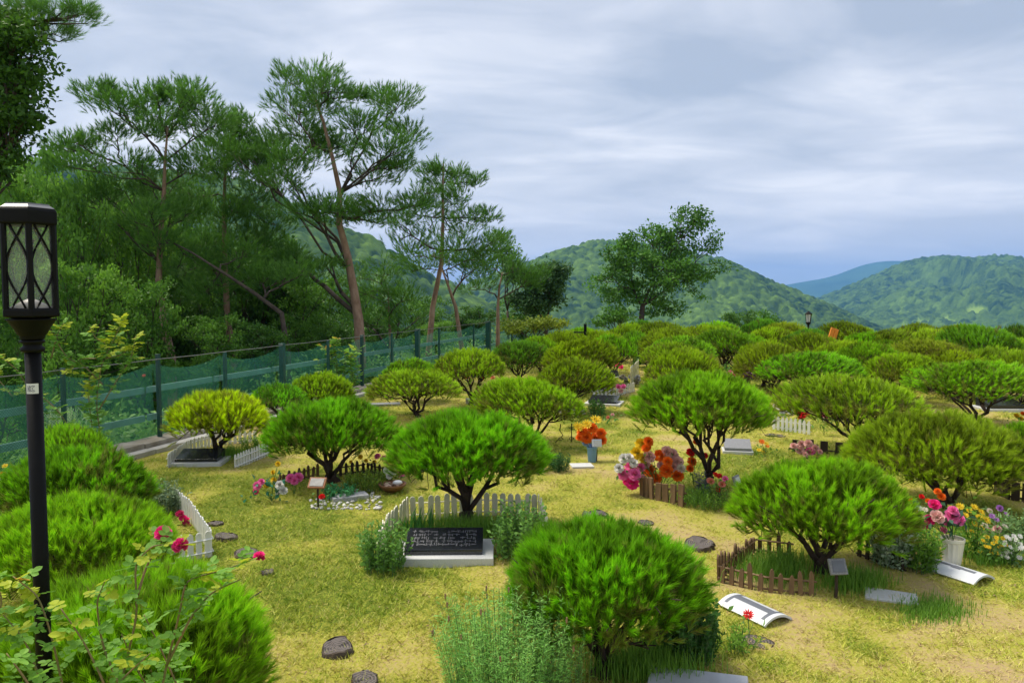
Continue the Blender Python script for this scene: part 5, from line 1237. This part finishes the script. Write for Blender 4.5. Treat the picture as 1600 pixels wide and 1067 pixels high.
# ------------------------------------------------------------------ herbs, tufts and shrubs
def stems_plant(label, foot, wpx, toppx, n, seed, lm, leaf=.022, asp=.22, per=26, name='herb_bush', cat_='plant', lean=.25, whorl=.9, r=.0016, tips=None, dep=None):
    rng = np.random.RandomState(seed); g = G(*foot); Y = g[1]; k = Y / F; R = wpx * k / 2; H = At(foot[0], toppx, Y)[2]
    t = thing(name, label, cat_, (g[0], g[1], 0)); a_ = rng.uniform(0, 6.283, n); q = np.sqrt(rng.uniform(0, 1, n)) * .75
    b = np.stack([R * q * np.cos(a_), (dep or R) * q * np.sin(a_), np.zeros(n)], 1)
    h = H * rng.uniform(.6, 1.0, n) * (1 - .3 * q ** 2)
    e_ = b * (1 + lean / .75) + rng.normal(size=(n, 3)) * .015; e_[:, 2] = h
    mid = (b + e_) / 2 - (e_ - b) * (.12, .12, 0); 
    mb = MB()
    for i in range(n): mb.tube([b[i], mid[i], e_[i]], [r * 1.2, r, r * .6], 3)
    mb.link('stems', M('herb_stem', (.10, .18, .06), .7, .2, 9), t)
    m = n * per; i = np.repeat(np.arange(n), per); u = np.clip(np.tile(np.linspace(.12, 1, per), n) + rng.uniform(-.02, .02, m), 0, 1)[:, None]
    P = b[i] * (1 - u) ** 2 + 2 * mid[i] * u * (1 - u) * 1.0 + e_[i] * u ** 2
    D = unit(e_[i] - b[i]) * .6 + unit(rng.normal(size=(m, 3)) * (1, 1, .25)) * whorl
    V, Fa, ti = leaves(P, leaf, rng, np.repeat(rng.uniform(.2, .8, n), per) + .2 * u[:, 0], up=.3, aspect=asp, D=D * 1.6)
    link('foliage', rawmesh('foliage', V, Fa, lm, ti), t)
    if tips:
        mb = MB(); mb.blob((0, 0, 0), (.005, .005, .014), rng, 5, 4); hd = mb.mesh('flower_head', tips[0])
        for i_ in rng.choice(n, min(n, tips[1]), replace=False): link('flower_head', hd, t, loc=tuple(e_[i_] + (0, 0, .008)))
    return t
m_lav = leafmat('lavender_leaves', (.12, .36, .06), (.36, .68, .16), .38)
stems_plant('pale green lavender bush filling the bottom centre', (790, 1105), 235, 915, 330, 1, m_lav, leaf=.024, asp=.17, per=46, lean=.28, whorl=1.3, r=.001, tips=(M('dry_lavender', (.30, .17, .10), .8, .3, 30), 26), dep=.26)
stems_plant('upright rosemary like stems right of the lavender', (880, 1110), 110, 905, 50, 2, m_lav, leaf=.022, asp=.17, per=46, lean=.3, dep=.15, whorl=1.3, r=.001)
stems_plant('dark leafy mum bush behind the foreground pine', (1075, 1030), 112, 925, 170, 3, leafmat('mum_leaves', (.03, .10, .02), (.08, .22, .04), .3), leaf=.026, asp=.6, per=24, lean=.2, name='leafy_bush')
stems_plant('leafy herbs left of the black granite plate', (600, 892), 84, 812, 70, 4, m_leafC, leaf=.035, asp=.45, per=18, name='leafy_bush')
stems_plant('weedy leaves right of the black granite plate', (808, 872), 90, 778, 90, 5, m_leafC, leaf=.035, asp=.5, per=16, name='leafy_bush')
stems_plant('dense clipped box tuft beside the flat pale stone', (873, 736), 46, 706, 70, 6, leafmat('box_leaves', (.02, .08, .02), (.05, .17, .04), .3), leaf=.022, asp=.4, per=20, name='box_tuft')
stems_plant('blue grey low shrub left of the box tuft', (835, 738), 52, 706, 50, 7, leafmat('blue_shrub', (.06, .12, .10), (.15, .25, .2), .3), leaf=.03, asp=.3, per=16, name='leafy_bush')
stems_plant('yellow green cushion behind the white pebbles', (575, 762), 96, 735, 130, 8, leafmat('cushion_leaves', (.10, .22, .02), (.30, .42, .04), .3), leaf=.02, asp=.6, per=18, lean=.05, name='ground_cushion')
stems_plant('bright green sedum mat at the wooden plaque', (530, 778), 66, 756, 90, 9, leafmat('sedum_leaves', (.03, .18, .05), (.10, .40, .14), .3), leaf=.022, asp=.8, per=10, lean=.05, name='ground_cushion')
stems_plant('white edged variegated bush left of the pink peonies', (1392, 884), 78, 812, 90, 10, leafmat('variegated', (.14, .30, .12), (.60, .68, .50), .3), leaf=.028, asp=.6, per=18, name='leafy_bush')
stems_plant('dark leafy clump between the variegated bush and the vase', (1435, 890), 70, 825, 70, 11, m_leafA, leaf=.04, asp=.3, per=18, name='leafy_bush')
stems_plant('grey green herbs at the right edge behind the chrysanthemums', (1592, 850), 60, 800, 60, 12, m_herb, leaf=.03, asp=.4, per=16)
stems_plant('grey leafed shrub above the white picket corner', (262, 800), 56, 752, 60, 13, leafmat('grey_shrub', (.12, .20, .10), (.28, .38, .22), .3), leaf=.035, asp=.3, per=18, name='leafy_bush')
stems_plant('green shrub behind the flat pine by the white picket corner', (225, 800), 70, 744, 70, 14, m_leafC, leaf=.035, asp=.4, per=18, name='leafy_bush')
stems_plant('slate blue silk lavender tuft at the foot of the many branched pine', (1098, 775), 30, 730, 16, 15, leafmat('slate', (.08, .09, .14), (.18, .19, .27), .2), leaf=.03, asp=.3, per=18, lean=.5, name='lavender_tuft')
stems_plant('green weeds round the coral roses', (1105, 790), 90, 762, 90, 16, m_grassgreen, leaf=.03, asp=.25, per=10, name='weed_tuft')
stems_plant('thin leafy plant beside the plate on the aisle', (932, 650), 28, 622, 30, 17, m_leafC, leaf=.05, asp=.4, per=12, name='leafy_bush')
stems_plant('shaded scrub at the left edge below the red flowers', (22, 840), 70, 765, 60, 18, m_herb, leaf=.04, asp=.5, per=16, name='leafy_bush')
stems_plant('weeds round the zinnia at the arched plate', (1155, 1015), 60, 980, 30, 19, m_grassgreen, leaf=.03, asp=.3, per=8, name='weed_tuft')
stems_plant('potted leafy plants behind the plank fence', (1142, 600), 50, 566, 40, 20, m_leafC, leaf=.06, asp=.5, per=12, name='leafy_bush')
stems_plant('green scrub among the white pickets under the lime pine', (400, 704), 60, 680, 60, 21, m_grassgreen, leaf=.035, asp=.25, per=12, name='weed_tuft')

def grass_clump(label, pts, n, hmin, hmax, seed, lm=m_grassgreen, wd=.004, name='grass_tuft', fan=.5, kind=None):
    """pts: photo polygon box (x0,x1,y0,y1)"""
    rng = np.random.RandomState(seed); x0, x1, y0, y1 = pts; c = G((x0 + x1) / 2, (y0 + y1) / 2)
    gx = np.clip(rng.normal(size=n) * .38, -1.15, 1.15); gy = np.clip(rng.normal(size=n) * .38, -1.1, 1.1)
    P = np.array([npt(G((x0 + x1) / 2 + (x1 - x0) / 2 * gx[i], (y0 + y1) / 2 + (y1 - y0) / 2 * gy[i])) for i in range(n)]) - npt(c)
    a_ = rng.uniform(0, 6.283, n); h = rng.uniform(hmin, hmax, n)
    d1 = np.stack([np.cos(a_), np.sin(a_), np.zeros(n)], 1); sd_ = np.stack([-np.sin(a_), np.cos(a_), np.zeros(n)], 1) * wd * .5
    l = rng.uniform(.1, 1, n)[:, None] * fan; H_ = h[:, None] * (0, 0, 1)
    m1 = P + H_ * .55 + d1 * h[:, None] * l * .25; e_ = P + H_ * .95 + d1 * h[:, None] * l
    V = np.stack([P - sd_, P + sd_, m1 + sd_ * .9, m1 - sd_ * .9, m1 - sd_ * .9, m1 + sd_ * .9, e_ + sd_ * .1, e_ - sd_ * .1], 1).reshape(-1, 3)
    Fa = np.arange(n * 8).reshape(-1, 4); ti = np.repeat(np.clip(rng.uniform(.1, .9, n), 0, 1), 2)
    t = thing(name, label, 'grass', tuple(c)); link('blades', rawmesh('blades', V, Fa, lm, ti), t); return t
grass_clump('long grass between the lavender and the bottom slab', (900, 1120, 1025, 1080), 1600, .06, .15, 1, name='long_grass')
grass_clump('green grass inside the brown picket ring', (1135, 1290, 868, 922), 1500, .06, .14, 2, name='long_grass')
grass_clump('green grass between bushy pine foot and the dark pickets', (1270, 1400, 895, 935), 1200, .04, .12, 3, name='long_grass')
grass_clump('green patch of grass right of the speckled slab', (1380, 1530, 930, 985), 1500, .02, .06, 4, name='long_grass')
grass_clump('grass and weeds inside the cream picket ring', (610, 850, 815, 850), 2400, .06, .15, 5, name='long_grass')
grass_clump('wispy grass under the coral roses and the plank box', (1050, 1120, 772, 795), 500, .05, .13, 6, name='long_grass')
grass_clump('broad iris leaves left of the forked pine', (628, 682, 832, 850), 42, .14, .24, 7, wd=.016, name='iris_clump', lm=leafmat('iris_leaves', (.03, .13, .02), (.08, .26, .04), .35), fan=.45)
grass_clump('grass at the lime pine foot between the white pickets', (330, 395, 700, 722), 500, .06, .14, 8, name='long_grass')
grass_clump('tall grass beside the white vase clump', (1500, 1600, 868, 888), 600, .03, .09, 9, name='long_grass')
grass_clump('grass fringe left of the pale base slab', (575, 630, 870, 898), 500, .04, .10, 10, name='long_grass')
grass_clump('sparse grass tufts left of the long grass at the bottom', (960, 1130, 985, 1030), 700, .04, .12, 11, name='long_grass')

# ------------------------------------------------------------------ roses
def leaflet_mesh(mat, seed=0):
    """a compound rose leaf: five oval leaflets on a stalk, 1 unit long, pointing +X"""
    V, Fa, T = [], [], []; rng = np.random.RandomState(seed)
    def oval(c, ang, l, w):
        ca, sa = math.cos(ang), math.sin(ang); m = len(V); n = 5
        mid = [(l * j / n, 0, -.03 * math.sin(math.pi * j / n) - .10 * (j / n) ** 2 * l) for j in range(n + 1)]
        prof = [0, .62, .95, 1.0, .7, 0]
        for sg in (1, -1):
            m = len(V)
            for j in range(n + 1):
                for y in (0, sg * w * prof[j]):
                    x, z = mid[j][0], mid[j][2] + (abs(y) * .25); V.append(np.array((c[0] + x * ca - y * sa, c[1] + x * sa + y * ca, c[2] + z)))
            tt = rng.uniform(.3, .7)
            for j in range(n): Fa.append((m + 2 * j, m + 2 * j + 1, m + 2 * j + 3, m + 2 * j + 2)); T.append(tt)
    oval((.58, 0, 0), 0, .46, .17)
    for x, l in ((.50, .36), (.22, .28)):
        for sg in (1, -1): oval((x, 0, 0), sg * 1.05, l, .135)
    m = len(V); V += [np.array((0, -.008, 0)), np.array((0, .008, 0)), np.array((.6, .006, 0)), np.array((.6, -.006, 0))]; Fa.append((m, m + 1, m + 2, m + 3)); T.append(.3)
    return rawmesh('leaf', np.array(V), np.array(Fa), mat, T)
m_rl = leafmat('rose_leaves', (.11, .29, .03), (.34, .60, .09), .4); m_ry = leafmat('young_rose_leaves', (.36, .48, .03), (.62, .66, .05), .45); m_ro = leafmat('copper_rose_leaves', (.45, .20, .03), (.62, .38, .06), .4)
LM = [leaflet_mesh(m_rl, 1), leaflet_mesh(m_rl, 2), leaflet_mesh(m_ry, 3), leaflet_mesh(m_ro, 4)]
m_cane = M('green_cane', (.16, .20, .05), .6, .3, 12, col2=(.30, .18, .08))
def rose_plant(label, foot, Y, canes, blooms, leafsize, seed, nleaf=7, young=.3, foot_z=0):
    rng = np.random.RandomState(seed); base = npt(At(foot[0], 462, Y)); base[2] = foot_z
    t = thing('rose_plant', label, 'plant', tuple(base))
    for cn in canes:
        pts = [npt(At(p[0], p[1], Y + (p[2] if len(p) > 2 else 0))) - base for p in cn]
        # smooth
        Q = []
        for i in range(len(pts) - 1):
            for u in np.linspace(0, 1, 6, endpoint=False): Q.append(pts[i] * (1 - u) + pts[i + 1] * u)
        Q.append(pts[-1]); Q = np.array(Q)
        for _ in range(3): Q[1:-1] = (Q[:-2] + Q[1:-1] * 2 + Q[2:]) / 4
        mb = MB(); r0 = .0045 if Y < 4 else .007; mb.tube(list(Q), list(np.linspace(r0, r0 * .35, len(Q))), 5); mb.link('cane', m_cane, t, True)
        ln_ = np.linalg.norm(np.diff(Q, axis=0), axis=1).sum(); n = max(2, int(nleaf * ln_ / .3))
        for j in range(n):
            u = .18 + .82 * (j + rng.uniform(0, .6)) / n; p = path_at(list(Q), min(u, .999)); a_ = rng.uniform(0, 6.283)
            k = 2 if (u > .65 and rng.uniform() < young) else (3 if (u > .9 and rng.uniform() < young * .3) else rng.randint(2)); s_ = leafsize * rng.uniform(.65, 1.1)
            link('leaf', LM[k], t, loc=tuple(p), rot=(rng.uniform(-.5, .5), rng.uniform(-.7, .25), a_), scale=(s_, s_, s_))
    for (px, py, r, c, kind, dy_) in blooms:
        p = npt(At(px, py, Y + dy_)) - base; s_ = r / F * Y
        o = link('rose_bloom', blossom(kind, c), t, loc=tuple(p), rot=(rng.uniform(-.2, .9), rng.uniform(-.3, .5), 0), scale=(s_, s_, s_ * 1.1))
    return t
rose_plant('pink rose bush with long leafy canes at the lower left', (150, 1200), 2.15,
    [[(170, 1200), (190, 1060), (215, 960), (210, 880), (240, 850), (282, 853)], [(215, 930), (230, 880, .05), (252, 850, .05), (255, 833, .05)], [(230, 1200), (255, 1060), (280, 960), (290, 905), (350, 890), (400, 872)], [(120, 1200, .1), (100, 1080, .1), (80, 990, .1), (60, 930, .1), (20, 900, .1)],
     [(60, 1200), (70, 1080), (40, 1000), (5, 960)], [(150, 1180, -.1), (170, 1080, -.12), (130, 1000, -.12), (95, 950, -.12)], [(240, 1180, .1), (250, 1100, .05), (210, 1040), (190, 990, -.05)], [(0, 1120), (-10, 1000), (5, 930), (-20, 900)], [(260, 1040), (300, 960), (330, 925), (375, 905)], [(200, 1100, .1), (160, 1010, .1), (150, 940, .1), (165, 905, .1)], [(90, 1150, -.15), (40, 1060, -.15), (10, 1020, -.15)],
     [(300, 1200, .1), (290, 1100, .1), (250, 1010, .1), (225, 960, .1)], [(130, 1150, -.1), (190, 1060, -.1), (235, 1020, -.1)]],
    [(255, 834, 15, MAG, U_, .05), (282, 854, 14, DPK, R_, 0), (281, 850, 11, MAG, R_, 0), (405, 869, 10, MAG, R_, 0), (407, 873, 8, DPK, R_, 0)], .066, 1, nleaf=15, young=.38)
rose_plant('small crimson roses against the white picket corner', (290, 868), 5.6, [[(285, 868), (288, 835), (283, 806)], [(290, 865), (296, 840), (296, 824)], [(280, 866), (276, 840), (270, 820)]],
    [(281, 803, 7, DPK, R_, 0), (286, 810, 7, MAG, R_, 0), (291, 818, 6, DPK, R_, 0), (296, 825, 6, MAG, R_, 0), (292, 812, 5, MAG, R_, 0)], .09, 2, nleaf=6, young=.5)
rose_plant('tall yellow leafed rose canes in front of the net fence', (165, 760), 7.2, [[(170, 760), (158, 690), (150, 630), (158, 570), (178, 530), (195, 495)], [(165, 740), (145, 680), (138, 620), (140, 585)], [(160, 600), (130, 570), (105, 560), (80, 520), (70, 500)], [(155, 640), (185, 590), (205, 560), (212, 525)], [(150, 560), (125, 560), (95, 590)], [(175, 540), (150, 530), (140, 510)], [(165, 560), (190, 555), (205, 540)], [(80, 560), (90, 520), (100, 505)],
     [(130, 700), (90, 640), (60, 615), (20, 612)], [(60, 640), (30, 580), (5, 560), (-20, 550)], [(20, 620), (-5, 590), (-20, 570)]], [(225, 587, 3, PCH, R_, 0)], .12, 3, nleaf=15, young=.75)
rose_plant('yellow green climber over the net fence beside the tallest pine', (530, 640), 12.6, [[(535, 632), (530, 590), (520, 560), (505, 540)], [(540, 630), (552, 590), (545, 560), (560, 545)], [(528, 620), (510, 590), (495, 565)], [(536, 600), (520, 545), (530, 528)], [(545, 610), (560, 590), (555, 570)], [(525, 615), (540, 575), (538, 550)]], [], .16, 4, nleaf=14, young=.35)
# spiky variegated clumps behind the topmost left pine
grass_clump('pale striped lily leaves behind the left edge row', (60, 140, 668, 700), 110, .2, .42, 21, wd=.03, name='lily_clump', lm=leafmat('striped_leaves', (.16, .30, .10), (.45, .55, .28), .35), fan=.8)
